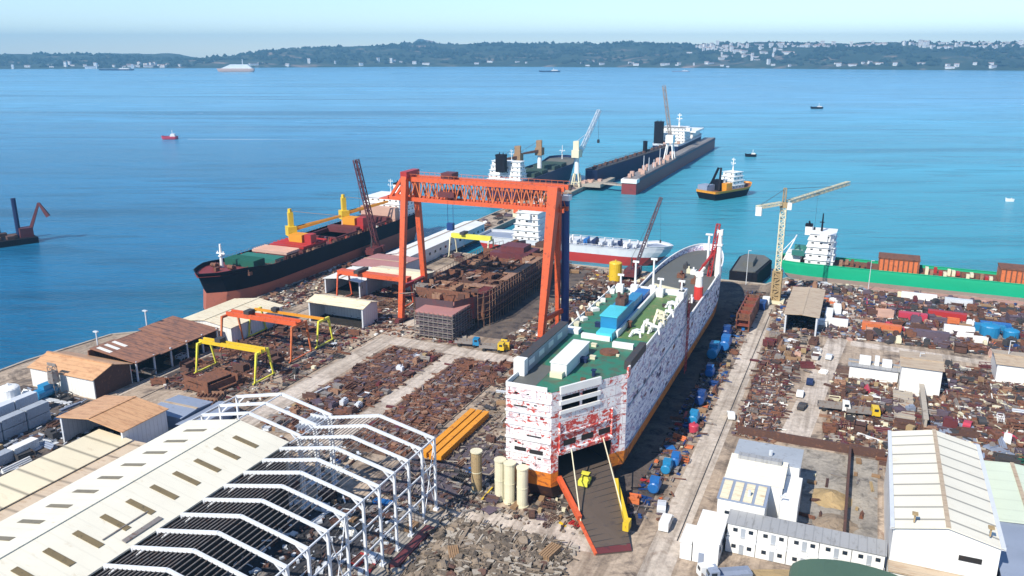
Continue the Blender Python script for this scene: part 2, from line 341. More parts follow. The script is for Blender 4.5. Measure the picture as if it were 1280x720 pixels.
def ground_mat(name, cols, s1=0.02, s2=0.12, s3=0.9, tracks=True):
    """cols: dark, mid, pale, patch"""
    m, nt, b = _new(name)
    a = _noise(nt, _geo(nt), s1, 6, 0.62, 0.8); c = _noise(nt, _geo(nt, (1, 1, 1)), s2, 8, 0.7, 0.6); d = _noise(nt, _geo(nt), s3, 6, 0.7)
    col = _mix(nt, _ramp(nt, a, [(0.38, (0, 0, 0, 1)), (0.6, (1, 1, 1, 1))]), cols[1], cols[2])
    col = _mix(nt, _ramp(nt, c, [(0.5, (0, 0, 0, 1)), (0.64, (1, 1, 1, 1))]), col, cols[0])
    col = _mix(nt, _ramp(nt, c, [(0.3, (1, 1, 1, 1)), (0.4, (0, 0, 0, 1))]), col, cols[3])
    col = _mix(nt, 0.5, col, _ramp(nt, d, [(0.3, (0.45, 0.45, 0.45, 1)), (0.6, (1.3, 1.3, 1.3, 1))]), 'MULTIPLY')
    if tracks:
        t = _noise(nt, _geo(nt, (0.55, 0.02, 1), R(23)), 1.0, 3, 0.6, 0.2)
        col = _mix(nt, 0.6, col, _ramp(nt, t, [(0.36, (0.5, 0.47, 0.45, 1)), (0.52, (1.1, 1.1, 1.1, 1))]), 'MULTIPLY')
    nt.links.new(col, b.inputs['Base Color']); b.inputs['Roughness'].default_value = 0.95
    _bump(nt, b, c, 0.5, 0.6)
    return m
make_water()
G_DIRT = ground_mat('yard_dirt', [(0.10, 0.078, 0.066, 1), (0.25, 0.195, 0.15, 1), (0.43, 0.345, 0.27, 1), (0.17, 0.10, 0.07, 1)])
G_BROWN = ground_mat('rusty_ground', [(0.055, 0.035, 0.03, 1), (0.12, 0.07, 0.05, 1), (0.21, 0.125, 0.085, 1), (0.2, 0.09, 0.05, 1)], 0.05, 0.3, 1.6, False)
G_DARK = ground_mat('dark_ground', [(0.03, 0.025, 0.03, 1), (0.07, 0.055, 0.055, 1), (0.15, 0.12, 0.10, 1), (0.1, 0.06, 0.045, 1)], 0.05, 0.25, 1.4, False)
G_ROAD = ground_mat('concrete_road', [(0.30, 0.25, 0.21, 1), (0.43, 0.375, 0.32, 1), (0.52, 0.46, 0.41, 1), (0.25, 0.19, 0.15, 1)], 0.03, 0.1, 0.8)
G_GREY = ground_mat('grey_mud', [(0.12, 0.11, 0.10, 1), (0.25, 0.23, 0.21, 1), (0.36, 0.33, 0.29, 1), (0.2, 0.13, 0.08, 1)], 0.06, 0.2, 1.2, False)
LAND = [(-900, -400), (900, -400), (900, 347), (-24, 347), (-31, 333), (-172, 333), (-176, 340), (-176, 546), (-193, 546), (-193, 322), (-205, 312), (-206, 200), (-222, 186), (-226, 158), (-223, 60), (-900, 40)]
b = MB(); b.prism(g2(LAND), -6, 0); struct(b, 'ground', G_DIRT)
M['pinkbeige_ground'] = paint('pinkish_apron', (0.42, 0.24, 0.20, 1), (0.28, 0.17, 0.14, 1), 0.45, 0.3, 0.9)
def zone(name, pts, mat, z):
    mat = M[mat] if isinstance(mat, str) else mat
    b = MB(); p = g2(pts); b.add([(x, y, z) for x, y in p], [tuple(range(len(p)))]); return struct(b, name, mat)
rect = lambda n0, n1, a0, a1: [(n0, a0), (n1, a0), (n1, a1), (n0, a1)]
for i, r in enumerate([(-131.5, -113, 158, 213), (-107, -90, 148, 211.5)]): zone('storage_yard', rect(*r), G_BROWN, 0.004 + 0.004 * 0)
zone('storage_yard', rect(-100, -65, 222, 326), G_BROWN, 0.004)
zone('storage_yard', rect(-150, -101, 232, 330), G_DARK, 0.004)
zone('storage_yard', rect(-179, -151, 160, 222), G_DARK, 0.004)
zone('storage_yard', rect(-176, -151.5, 232, 300), G_BROWN, 0.004)
zone('storage_yard', rect(-22.5, -13, 190, 258), G_BROWN, 0.004)
zone('storage_yard', rect(-2, 15, 198, 250), G_BROWN, 0.004)
zone('storage_yard', rect(4, 62, 277, 330), G_DARK, 0.004)
zone('storage_yard', rect(17, 60, 186, 262), G_BROWN, 0.004)
zone('slipway', rect(-68, -33, 140, 330), G_DARK, 0.004)
zone('quay_apron', rect(5, 75, 341.5, 346.4), 'pinkbeige_ground', 0.008)
zone('storage_yard', rect(-210, -158, 90, 145), G_DARK, 0.004)
G_BLACK = ground_mat('shaded_floor', [(0.012, 0.013, 0.018, 1), (0.022, 0.024, 0.032, 1), (0.05, 0.05, 0.06, 1), (0.03, 0.03, 0.035, 1)], 0.06, 0.25, 1.4, False)  # black tone paints the shade under the purlins of the bare bay
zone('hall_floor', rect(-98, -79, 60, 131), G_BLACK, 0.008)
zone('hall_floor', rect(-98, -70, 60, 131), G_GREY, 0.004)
zone('storage_yard', rect(-90, -69, 133, 165), ground_mat('purple_ground', [(0.05, 0.04, 0.055, 1), (0.085, 0.07, 0.09, 1), (0.12, 0.1, 0.115, 1), (0.1, 0.06, 0.06, 1)], 0.05, 0.3, 1.4, False), 0.004)
zone('storage_yard', rect(-9.5, 10, 148, 190), G_GREY, 0.004)
zone('road', rect(-140, -133, 90, 240), G_ROAD, 0.008)
zone('road', [(-133, 214), (-88, 212.5), (-88, 219), (-133, 221)], G_ROAD, 0.008)
zone('road', rect(-112.5, -107.5, 130, 212.8), G_ROAD, 0.008)
zone('road', rect(-181, -179.3, 150, 240), G_ROAD, 0.008)
zone('road', [(-29.5, 90), (-24, 90), (-23.5, 240), (-25, 305), (-29.5, 305)], G_ROAD, 0.008)
zone('road', [(-12, 196), (-5, 196), (-1, 250), (6, 335), (0.5, 335), (-6, 262)], G_ROAD, 0.008)
zone('road', [(2, 270), (60, 266), (60, 270), (2, 275)], G_ROAD, 0.008)
zone('road', [(-172, 300), (-172, 240), (-178, 240), (-178, 300)], G_ROAD, 0.008)
zone('rubble_ground', rect(-69, -42, 98, 127), G_DARK, 0.004)
zone('road', [(-71, 128), (-38, 130), (-38, 138), (-71, 135)], G_ROAD, 0.008)
b = MB()
for i in range(len(LAND) - 1):
    (n0, a0), (n1, a1) = LAND[i], LAND[i + 1]
    if max(abs(n0), abs(n1)) > 300: continue
    b.bar(W(n0, a0, 0.1), W(n1, a1, 0.1), 0.9, 0.5)
struct(b, 'quay_kerb', 'concrete')
# crane rails
for n in (-141.3, -89.5, -151, -172.5, -180.2, -25.2):
    b = MB(); b.bar(W(n, 150 if n < -100 else 140, 0.06), W(n, 330 if n < -100 else 300, 0.06), 0.18, 0.16); struct(b, 'rail', 'darksteel')

# ---------------------------------------------------------------- far shore
def hill_profile(x):          # ridge height (m) along world X at ~5.3 km
    pts = [(-6000, 60), (-3300, 62), (-2800, 66), (-2450, 58), (-2150, 30), (-1950, 34), (-1700, 80), (-1300, 118), (-900, 132), (-300, 140), (0, 145), (600, 138), (1200, 128), (1500, 142), (2200, 136), (2800, 132), (3300, 120), (6000, 90)]
    for (x0, h0), (x1, h1) in zip(pts, pts[1:]):
        if x0 <= x <= x1:
            t = (x - x0) / (x1 - x0); t = t * t * (3 - 2 * t); return h0 + (h1 - h0) * t
    return 60
def shore_y(x): return 4350 + 700 * math.exp(-((x + 300) / 1500) ** 2) - max(0, x - 1200) * 0.28
def hill_z(x, y):
    t = (y - shore_y(x)) / 1000.0
    if t < 0: return -8
    h = hill_profile(x) * min(1, t) ** 0.75
    q = noise.fractal(Vector((x / 420, y / 420, 3.1)), 1.0, 2.0, 5) * 26 * min(1, t * 3)
    return -2 + h * (0.92 + 0.0) + q
def make_hills():
    m, nt, b = _new('wooded_hills')
    n1 = _noise(nt, _geo(nt), 0.006, 8, 0.65, 0.5); n2 = _noise(nt, _geo(nt, (1, 2.5, 1)), 0.0035, 5, 0.6, 0.4)
    col = _ramp(nt, n1, [(0.35, (0.012, 0.03, 0.026, 1)), (0.55, (0.025, 0.05, 0.036, 1)), (0.66, (0.07, 0.08, 0.06, 1)), (0.78, (0.24, 0.18, 0.14, 1))])
    col = _mix(nt, _ramp(nt, n2, [(0.58, (0, 0, 0, 1)), (0.7, (1, 1, 1, 1))]), col, (0.30, 0.22, 0.18, 1))
    nt.links.new(col, b.inputs['Base Color']); b.inputs['Roughness'].default_value = 1.0
    bb = MB(); NX, NY = 300, 34; x0, x1 = -4600, 4600; vs = []
    for j in range(NY):
        for i in range(NX):
            x = x0 + (x1 - x0) * i / (NX - 1); y = shore_y(x) - 40 + 1900 * (j / (NY - 1)) ** 1.2; vs.append((x, y, hill_z(x, y)))
    bb.add(vs, [(j * NX + i, j * NX + i + 1, (j + 1) * NX + i + 1, (j + 1) * NX + i) for j in range(NY - 1) for i in range(NX - 1)])
    struct(bb, 'hills', m)
    # farther blue mountain
    bb = MB(); vs = []; fs = []; n = 60
    for i in range(n):
        t = i / (n - 1); x = -1500 + 1200 * t; z = 50 + 150 * math.exp(-((t - 0.5) / 0.2) ** 2) + 60 * noise.noise(Vector((x / 150, 0, 1))) * (1 - abs(2 * t - 1))
        vs += [(x, 8600, -5), (x, 9000, z * 0.97), (x, 10000, -5)]
    for i in range(n - 1): fs += [(3 * i, 3 * i + 3, 3 * i + 4, 3 * i + 1), (3 * i + 1, 3 * i + 4, 3 * i + 5, 3 * i + 2)]
    bb.add(vs, fs); struct(bb, 'mountain', m)
    # tree canopy on the ridge: leaf clumps scattered over the slopes
    rr = random.Random(3); bb = MB()
    for i in range(5200):
        x = rr.uniform(-4000, 4000); y = shore_y(x) + 60 + 1150 * rr.random()
        if noise.noise(Vector((x / 300, y / 200, 9))) < -0.15: continue
        z = hill_z(x, y); s = rr.uniform(9, 22); h = s * rr.uniform(0.6, 1.2)
        k = 6; vs = [(x + s * math.cos(6.283 * j / k + i) * rr.uniform(0.7, 1.2), y + s * math.sin(6.283 * j / k + i), z + h * rr.uniform(-.2, .4)) for j in range(k)] + [(x + rr.uniform(-4, 4), y, z + h)]
        bb.add(vs, [(j, (j + 1) % k, k) for j in range(k)])
    m2 = paint('far_canopy', (0.012, 0.032, 0.03, 1), (0.008, 0.02, 0.024, 1), 0.5, 0.02, 1.0, bump=0)
    struct(bb, 'woodland', m2, 'stuff')
make_hills()
def far_town():
    rr = random.Random(11); protos = []
    for w, d, h in ((26, 14, 16), (40, 16, 12), (18, 16, 30), (60, 18, 10)):
        b = MB(); b.box(-w / 2, w / 2, -d / 2, d / 2, -6, h); b.mat(1).prism([(-w / 2 - 1, -d / 2 - 1), (w / 2 + 1, -d / 2 - 1), (w / 2 + 1, d / 2 + 1), (-w / 2 - 1, d / 2 + 1)], h, h + 2)
        b.mat(2)
        for k in range(int(h // 4)): b.box(-w / 2 + 2, w / 2 - 2, -d / 2 - 0.3, -d / 2 + 0.1, 2 + 4 * k, 3.6 + 4 * k)
        protos.append(b.mesh('far_building', ['cleanwhite', 'pinkbeige', 'bluegrey']))
    def put(x, y, k, sc, lab, grp):
        o = bpy.data.objects.new('far_building', protos[k]); COL.objects.link(o); o.location = (x, y, hill_z(x, y) + 1); o.rotation_euler = (0, 0, rr.uniform(-.5, .5)); o.scale = (sc, sc, sc)
        tag(o, lab, 'building', grp)
    for i in range(150):      # ridge town on the right
        x = rr.choice([rr.uniform(1900, 3500), rr.uniform(2300, 3500), rr.uniform(1150, 1900)]); y = shore_y(x) + rr.uniform(800, 1060)
        put(x, y, rr.randrange(4), rr.uniform(0.5, 1.1), 'pale block of the town along the ridge of the far shore', 'pale buildings on the far ridge')
    for i in range(60):      # cluster
        x = rr.gauss(1350, 110) ; y = shore_y(x) + rr.uniform(300, 1000)
        put(x, y, rr.randrange(4), rr.uniform(0.5, 1.0), 'pale house in the cluster running up the far hillside', 'houses in the cluster on the far hillside')
    for i in range(85):
        x = rr.uniform(-3400, 3500); y = shore_y(x) + rr.uniform(15, 120)
        put(x, y, rr.randrange(4), rr.uniform(0.4, 0.9), 'pale building at the waterline of the far shore', 'waterside buildings on the far shore')
    for i in range(20):
        x = rr.gauss(-2080, 110); y = shore_y(x) + rr.uniform(60, 300)
        put(x, y, rr.randrange(4), rr.uniform(0.6, 1.0), 'pale building in the low gap between the far hills', 'buildings in the gap of the far shore')
    for i, x in enumerate((3010, 3045, 3085)):
        y = shore_y(x) + 900; b = MB(); h = (95, 70, 60)[i]; b.box(-9, 9, -9, 9, -10, h); b.mat(1)
        for k in range(h // 6): b.box(-9.4, 9.4, -9.4, 9.4, 6 * k, 6 * k + 2)
        b.mat(0).box(-3, 3, -3, 3, h, h + 8)
        o = b.build('tower_block', ['bluegrey', 'navy'], None, (x, y, hill_z(x, y)))
        tag(o, ['tallest dark tower block above the town on the far ridge', 'mid height dark tower block on the far ridge', 'shortest dark tower block on the far ridge'][i], 'tower block')
far_town()

# ---------------------------------------------------------------- ships
def hull_w(s, stern=0.8, bowstart=0.8, p=0.5):
    if s < 0.1: return stern + (1 - stern) * math.sin(s / 0.1 * math.pi / 2)
    if s > bowstart: return max(0.0, 1 - ((s - bowstart) / (1 - bowstart)) ** 2) ** p
    return 1.0
def ship_hull(root, L, B, levels, mats, deck_mat, bulwark=1.0, sheer=2.0, stern=0.8, bowstart=0.8, names=None, p=0.6, deck=True, n=28):
    """levels: list of (z, width factor, bow pull-back, stern pull-in); bands between levels become parts. Local y = 0 stern .. L bow"""
    ss = [0, 0.02, 0.05] + [0.1 + 0.9 * i / n for i in range(n + 1)]
    def pt(lv, s, side):
        z, wf, bow, st = lv
        y = st + (L - bow - st) * s; w = B / 2 * wf * hull_w(s, stern, bowstart, p)
        zz = z
        if lv[0] == levels[-1][0] and s > 0.82: zz += sheer * min(1, (s - 0.82) / 0.08)
        return (side * w, y, zz)
    out = []
    for k in range(len(levels) - 1):
        b = MB(); a, c = levels[k], levels[k + 1]
        for side in (-1, 1):
            vs = [pt(a, s, side) for s in ss] + [pt(c, s, side) for s in ss]; N = len(ss)
            b.add(vs, [((i, i + 1, N + i + 1, N + i) if side > 0 else (i + 1, i, N + i, N + i + 1)) for i in range(N - 1)])
        b.add([pt(a, 0, -1), pt(a, 0, 1), pt(c, 0, 1), pt(c, 0, -1)], [(0, 1, 2, 3)])
        out.append(b.build((names or ['hull_bottom', 'hull_side', 'bulwark', 'bulwark'])[k], mats[k], root))
    if deck:
        b = MB(); top = levels[-1]; z = top[0] - bulwark; l = [pt(top, s, -1) for s in ss]; r = [pt(top, s, 1) for s in ss]
        zz = lambda q: z + (q[2] - top[0]); N = len(ss)
        b.add([(x * 0.985, y, zz((x, y, w))) for x, y, w in l] + [(x * 0.985, y, zz((x, y, w))) for x, y, w in r], [(i, N + i, N + i + 1, i + 1) for i in range(N - 1)])
        out.append(b.build('deck', deck_mat, root))
        b = MB()
        for side in (l, r):
            for i in range(N - 1): b.bar(side[i], side[i + 1], 0.35, 0.25)
        b.bar(l[0], r[0], 0.35, 0.25); b.build('gunwale', mats[-1], root)
    return out
def tier_block(root, x0, x1, y0, y1, z0, tiers, mat='cleanwhite', th=2.7, inset=0.9, faces=('-y', '+x'), wn=True, name='superstructure'):
    """stacked deck tiers, each smaller; windows on the given faces"""
    b = MB(); rows = []
    z = z0
    for t in range(tiers):
        k = t * inset
        b.box(x0 + k * 0.4, x1 - k * 0.4, y0 + k, y1 - k * 0.5, z, z + th - 0.15)
        b.box(x0 + k * 0.4 - 0.5, x1 - k * 0.4 + 0.5, y0 + k - 0.5, y1 - k * 0.5 + 0.5, z + th - 0.15, z + th)
        rows.append((x0 + k * 0.4, x1 - k * 0.4, y0 + k, y1 - k * 0.5, z)); z += th
    o = b.build(name, mat, root)
    if wn:
        for (a0, a1, c0, c1, zz) in rows:
            if '-y' in faces or '+y' in faces:
                m = max(2, int((a1 - a0) / 3.2))
                for i in range(m):
                    xx = a0 + (a1 - a0) * (i + 0.5) / m
                    if '-y' in faces: window(o, xx, c0, zz + 1.5, 1.0, 0.6, '-y')
                    if '+y' in faces: window(o, xx, c1, zz + 1.5, 1.0, 0.6, '+y')
            if '+x' in faces:
                m = max(2, int((c1 - c0) / 3.2))
                for i in range(m): window(o, a1, c0 + (c1 - c0) * (i + 0.5) / m, zz + 1.5, 1.0, 0.6, '+x')
            if '-x' in faces:
                m = max(2, int((c1 - c0) / 3.2))
                for i in range(m): window(o, a0, c0 + (c1 - c0) * (i + 0.5) / m, zz + 1.5, 1.0, 0.6, '-x')
    return z
def mast(root, x, y, z, h, mat='cleanwhite', r=0.25, arms=2, name='mast'):
    b = MB(); b.tube((x, y, z), (x, y, z + h), r, r * 0.5, 8)
    for i in range(arms):
        zz = z + h * (0.6 + 0.25 * i); w = h * (0.22 - 0.06 * i); b.bar((x - w, y, zz), (x + w, y, zz), r * 0.6)
        b.bar((x - w * .7, y, zz), (x - w * .7, y, zz + 0.8), r * 0.5); b.bar((x + w * .7, y, zz), (x + w * .7, y, zz + 0.8), r * 0.5)
    b.bar((x, y - h * .15, z + h * .5), (x, y + h * .1, z + h * .5), r * 1.5, r * .6)
    return b.build(name, mat, root)
def funnel(root, x, y, z, w, l, h, mat, cap='hullblack', name='funnel'):
    b = MB(); b.prism([(x - w / 2, y - l / 2), (x + w / 2, y - l / 2), (x + w / 2, y + l * .35), (x + w * .25, y + l / 2), (x - w * .25, y + l / 2), (x - w / 2, y + l * .35)], z, z + h)
    o = b.build(name, mat, root)
    c = MB(); c.box(x - w / 2 - .15, x + w / 2 + .15, y - l / 2 - .15, y + l * .4, z + h, z + h + 0.8)
    for k in (-1, 1): c.tube((x + k * w * .2, y, z + h + .8), (x + k * w * .2, y - .3, z + h + 2.0), .3, n=7)
    c.build('funnel_cap', cap, o); return o
def deck_crane(root, x, y, z, mat, base_mat, ang, jib=18, h=9, elevd=8):
    """pedestal, cab block, tall king post, jib lying to one side"""
    b = MB(); b.tube((x, y, z), (x, y, z + h * .45), 1.5, 1.3, 12); p = b.build('crane_pedestal', base_mat, root)
    c = MB(); c.box(x - 1.9, x + 1.9, y - 2.3, y + 2.1, z + h * .45, z + h * .85, Matrix.Rotation(ang, 3, 'Z')); c.build('crane_housing', mat, root)
    t = MB(); t.box(x - 1.0, x + 1.0, y - 1.2, y + .8, z + h * .85, z + h * 1.45, Matrix.Rotation(ang, 3, 'Z')); t.box(x - .6, x + .6, y - .6, y + .6, z + h * 1.45, z + h * 1.6); t.build('crane_post', mat, root)
    d = Vector((math.cos(ang), math.sin(ang), math.tan(R(elevd)))); j = MB()
    s = Vector((x, y, z + h * .7)) + d * 1.5; e = s + d * jib; nrm = Vector((-math.sin(ang), math.cos(ang), 0))
    for k in (-1, 1): j.bar(s + nrm * k * 1.2, e + nrm * k * .5, .6, 1.3, .4, .8)
    for i in range(8):
        t0 = i / 8; t1 = (i + 1) / 8; j.bar(s + (e - s) * t0 + nrm * 1.2 * (1 - .55 * t0), s + (e - s) * t1 - nrm * 1.2 * (1 - .55 * t1), .2)
    j.bar(e, (x, y, z + h * 1.5), .12)
    j.build('crane_jib', 'amber' if mat == 'yellow' else mat, root)

# --- bulk carrier, west quay
t = thing('bulk_carrier', 'empty black and red cargo ship with two yellow deck cranes moored at the west quay', 'ship', -217, 368, 0, R(180))
ship_hull(t, 146, 24, [(-2.6, .9, 1.2, 6), (4.4, .98, 2.6, 3), (9.6, 1, .5, 0), (10.9, 1.0, -1.2, 0)], ['antifoul', 'hullblack', 'hullblack'], 'dullred', 1.3, 1.6, .85, .8, ['hull_bottom', 'hull_side', 'bulwark'], .6)
z = tier_block(t, -10.5, 10.5, 3, 22, 9.6, 4, 'cleanwhite', faces=('+y', '-x'), inset=.5)
b = MB(); b.box(-10, 9.5, 22, 25.5, 9.6, 16.5); b.build('deck_house', 'pinkbeige', t)
funnel(t, 0, 4, z, 5, 4, 4, 'cleanwhite'); mast(t, 0, 12, z, 8)
for i, (y0, y1, mt, open_) in enumerate(((26, 44, 'red', 1), (52, 72, 'rust', 1), (80, 96, 'crimson', 0), (99, 107, 'crimson', 0))):
    b = MB(); b.box(-8.2, 8.2, y0, y0 + .7, 9.4, 11.4).box(-8.2, 8.2, y1 - .7, y1, 9.4, 11.4).box(-8.2, -7.5, y0, y1, 9.4, 11.4).box(7.5, 8.2, y0, y1, 9.4, 11.4)
    b.build('hatch_coaming', 'maroon', t)
    c = MB()
    if open_:
        c.box(-7.4, 7.4, y0 + .8, y1 - .8, 9.35, 9.6)
        for k in range(4): c.box(-7.8, 7.8, y0 + .9 + k * .9, y0 + 1.4 + k * .9, 9.7, 12.6)
        c.build('folded_hatch_cover', 'maroon', t)
    else:
        c.box(-8.6, 8.6, y0 - .2, y1 + .2, 11.4, 12.3)
        for k in range(6): c.box(-8.7, 8.7, y0 + (y1 - y0) * k / 6, y0 + (y1 - y0) * k / 6 + .3, 12.3, 12.6)
        c.build('hatch_cover', 'pinkbeige' if i == 3 else 'red', t)
for y, an in ((48.5, R(20)), (88, R(35))):
    deck_crane(t, 5.0, y - 2, 9.6, 'yellow', 'pinkbeige', R(180 + 55), 21, 10, 9)
    b = MB(); b.box(-8, 3.2, y - 2.4, y + 2.2, 9.5, 12.4); b.box(-7.8, -4.5, y - 2, y + 1.8, 12.4, 16); b.build('mast_house', 'red', t)
    b = MB(); b.box(-3.6, 3.0, y - 2.9, y + 2.4, 12.4, 15.6); b.build('winch_house', 'amber', t)
b = MB(); b.box(-9, 9, 109, 115, 9.6, 11.4)
for k in range(9): b.box(-9.1, 9.1, 109.3 + .65 * k, 109.5 + .65 * k, 11.4, 11.6)
b.build('hatch_cover', 'teal', t)
b = MB(); b.box(-7, 7, 118.5, 125, 10, 12.8)
for k in range(11): b.box(-7.1, 7.1, 118.7 + .57 * k, 118.9 + .57 * k, 10.2, 12.9)
b.build('green_shelter', 'darkgreen', t)
mast(t, 3, 131, 11, 9, 'cleanwhite', .7, 1)
b = MB()
for x in (-4, 4): b.tube((x - 1.2, 134, 12.5), (x + 1.2, 134, 12.5), .8).box(x - 1.5, x + 1.5, 132.8, 133.2, 11.2, 13)
b.cb(0, 137, 12, 1, 2, 1.4); b.build('windlass', 'rust', t)
b = MB()
for x in (-11.6, 11.6):
    for k in range(42): b.bar((x, 24 + k * 2.4, 10.8), (x, 24 + k * 2.4, 11.9), .08)
    b.bar((x, 24, 11.9), (x, 123, 11.9), .08)
b.build('railing', 'rustpale', t)

for i in range(46):
    b = MB(); x = rnd.choice([-1, 1]) * rnd.uniform(8.8, 11); y = rnd.uniform(24, 132)
    if i % 3 == 0: x = rnd.uniform(-7, 7); y = rnd.choice([45, 73, 97.5, 107.5, 128]) + rnd.uniform(-1, 1)
    b.cb(x, y, 10, rnd.uniform(.6, 1.8), rnd.uniform(.8, 3), rnd.uniform(.8, 2)).tube((x, y + .6, 9.5), (x, y + .6, 11.5), .25, n=6); b.build('deck_fitting', rnd.choice(['rust', 'maroon', 'red', 'rustpale', 'rust2', 'white']), t)
# --- crawler crane boom by the bulk carrier
def crawler(name, label, n, a, mat, boom_top, base_z=0, bays=14, w=1.6, body='maroon'):
    t = thing(name, label, 'crane', n, a, base_z)
    b = MB(); b.box(-3.2, -1.9, -3.4, 3.4, 0, 1.4).box(1.9, 3.2, -3.4, 3.4, 0, 1.4); b.build('track', 'darksteel', t)
    b = MB(); b.box(-2.4, 2.4, -4.2, 3, 1.5, 4.4); b.box(-2.4, 2.4, -5.2, -4.2, 1.7, 3.6); b.build('machine_house', body, t)
    b = MB(); b.box(1.2, 2.9, 2.2, 4.3, 1.7, 4.6); b.build('cab', mat, t)
    b = MB(); b.truss((0, 2.5, 2.2), boom_top, w, w, bays, .36, .2); b.build('boom', mat, t)
    b = MB(); b.bar((0, -3, 4.4), (0, -2, 9), .4); b.bar((0, -2, 9), boom_top, .09); b.bar((0, -2, 9), (0, 2, 4.4), .25); b.build('pendant', 'darksteel', t)
    b = MB(); b.bar(boom_top, (boom_top[0] + .5, boom_top[1] + .5, boom_top[2] * .45), .07); b.cb(boom_top[0] + .5, boom_top[1] + .5, boom_top[2] * .45, .6, .6, 1.2); b.build('hook', 'darksteel', t)
    return t
crawler('crawler_crane', 'dark red lattice boom crane standing steeply beside the bulk carrier', -200.5, 313, 'maroon', (-9, 2, 43), 0, 15, 1.9)
crawler('crawler_crane', 'dark red mobile crane with slanting grey lattice boom behind the ferry', -83, 322, 'purplegrey', (9, 6, 33), 0, 13, 1.0, 'maroon')

# --- navy cargo ship at the outer pier
t = thing('cargo_ship', 'navy hulled cargo ship with two brown deck cranes moored at the outer pier', 'ship', -206, 468, 0)
ship_hull(t, 124, 25, [(-2.6, .8, 12, 5), (1, .95, 9, 2), (10, 1, 2, 0), (11.5, 1, 0, 0)], ['maroon', 'navy', 'navy'], 'foredeck', 1.5, 3.0, .85, .78, ['hull_bottom', 'hull_side', 'bulwark'], .6)
z = tier_block(t, -11, 11, 4, 16, 10, 5, 'cleanwhite', faces=('-y', '+x'))
funnel(t, -1, 3, z - 6, 6, 5, 10, 'hullblack'); mast(t, 2, 12, z, 7)
for y in (28, 66):
    b = MB(); b.tube((0, y, 10), (0, y, 21), 1.7, 1.5, 12); b.build('crane_pedestal', 'cleanwhite', t)
    b = MB(); b.box(-2.4, 2.4, y - 3, y + 2.6, 21, 26); b.prism([(-2, y - 2), (2, y - 2), (1, y + 2), (-1, y + 2)], 26, 31); b.build('crane_housing', 'wood', t)
    b = MB(); b.bar((0, y - 2, 24), (-12, y - 14, 22), 1.8, 1.8, .8, .8); b.bar((0, y, 31), (-12, y - 14, 22), .15); b.build('crane_jib', 'rust2', t)
for y in (36, 50, 74, 88):
    b = MB(); b.box(-8, 8, y, y + 11, 10, 12.4)
    for k in range(5): b.box(-8.2, 8.2, y + 2.2 * k, y + 2.2 * k + .4, 12.4, 12.8)
    b.build('hatch_cover', 'darkteal', t)
mast(t, 0, 112, 13, 10, 'cleanwhite', .4, 1)

# --- outer pier and its crane
t = thing('pier_crane', 'tall white jib crane at the seaward end of the outer pier', 'crane', -181, 540)
b = MB()
for x in (-3, 3):
    for y in (-3, 3): b.bar((x, y, 0), (x * .5, y * .5, 9), .8)
b.bar((-3, -3, 3), (3, -3, 3), .5); b.bar((-3, 3, 3), (3, 3, 3), .5); b.build('portal', 'cream', t)
b = MB(); b.tube((0, 0, 9), (0, 0, 22), 1.8, 1.3, 10); b.build('tower', 'cleanwhite', t)
b = MB(); b.box(-2.6, 2.6, -4.5, 3, 20, 25); b.prism([(-2, -3), (2, -3), (1, 1), (-1, 1)], 25, 31); b.build('machine_house', 'cream', t)
b = MB(); b.truss((1, 2, 22), (8, 22, 50), 2.0, 2.0, 12, .3, .2); b.bar((0, 0, 31), (5, 13, 37), .25); b.build('jib', 'galv', t)
b = MB(); b.bar((8, 22, 50), (8, 22, 30), .15); b.cb(8, 22, 29, 1.4, 1.4, 2.4); b.build('hook', 'darksteel', t)
b = MB(); b.box(-5, 12, -6, 30, 0.02, 2.2); b.mat(1)
for i in range(9): b.cb(rnd.uniform(-4, 10), rnd.uniform(-5, 25), 3, rnd.uniform(1, 4), rnd.uniform(1, 4), 1.6)
single(b, 'mooring_dolphin', ['concrete', 'pinkbeige'], 'low concrete mooring platform under the white jib crane', 'platform', -176, 546)
b = MB(); b.bar((-172 + 181, 20, 2.0), (40, 10, 2.4), 3.4, .8); b.bar((9, 20, 3.2), (40, 10, 3.6), .2)
single(b, 'gangway', 'concrete', 'long narrow gangway from the pier end to the floating dock', 'gangway', -181, 530)
# --- dark far wall of the dock, and the ship lying beyond it
hd = -math.atan2(18, 280) - R(1.2); hx, hy = -math.sin(hd), math.cos(hd)
t = thing('floating_dock', 'long slim dark navy floating dock wall nearest the outer pier', 'floating dock', -176, 552, 0, hd)
b = MB(); b.prism([(-4.5, 4), (-2, 0), (2, 0), (4.5, 4), (4.5, 172), (-4.5, 172)], -2.6, 9.6); b.build('dock_wall', 'navy', t)
b = MB(); b.box(-4.7, 4.7, 4, 172, 9.6, 10.2); b.build('upper_wall', 'darksteel', t)
b = MB()
for y in range(8, 170, 7): b.bar((4.4, y, 10.2), (4.4, y, 11.5), .2); b.cb(-1.5 + (y % 3), y, 10.8, 2.2, 2.4, 1.3)
b.bar((4.4, 6, 11.5), (4.4, 170, 11.5), .16).bar((-4.4, 6, 11.3), (-4.4, 170, 11.3), .16); b.build('deck_gear', 'rust2', t)
b = MB(); b.tube((-1, 120, 10), (-1, 120, 19), 1.8, 1.8, 9); b.build('ventilator', 'hullblack', t)
t = thing('cargo_ship', 'dark hulled ship with big white superstructure lying at the far end of the dock', 'ship', -161.5, 722, 0, -R(0.4))
ship_hull(t, 112, 25, [(-2.6, .9, 3, 4), (3, .98, 2, 2), (10, 1, 0, 0), (11.6, 1, 0, 0)], ['maroon', 'navy', 'galv'], 'darksteel', 1.6, .6, .9, .85, ['hull_bottom', 'hull_side', 'bulwark'], .6)
z = tier_block(t, -11.5, 11.5, 24, 50, 10, 5, 'cleanwhite', faces=('-y', '+x'), inset=.7)
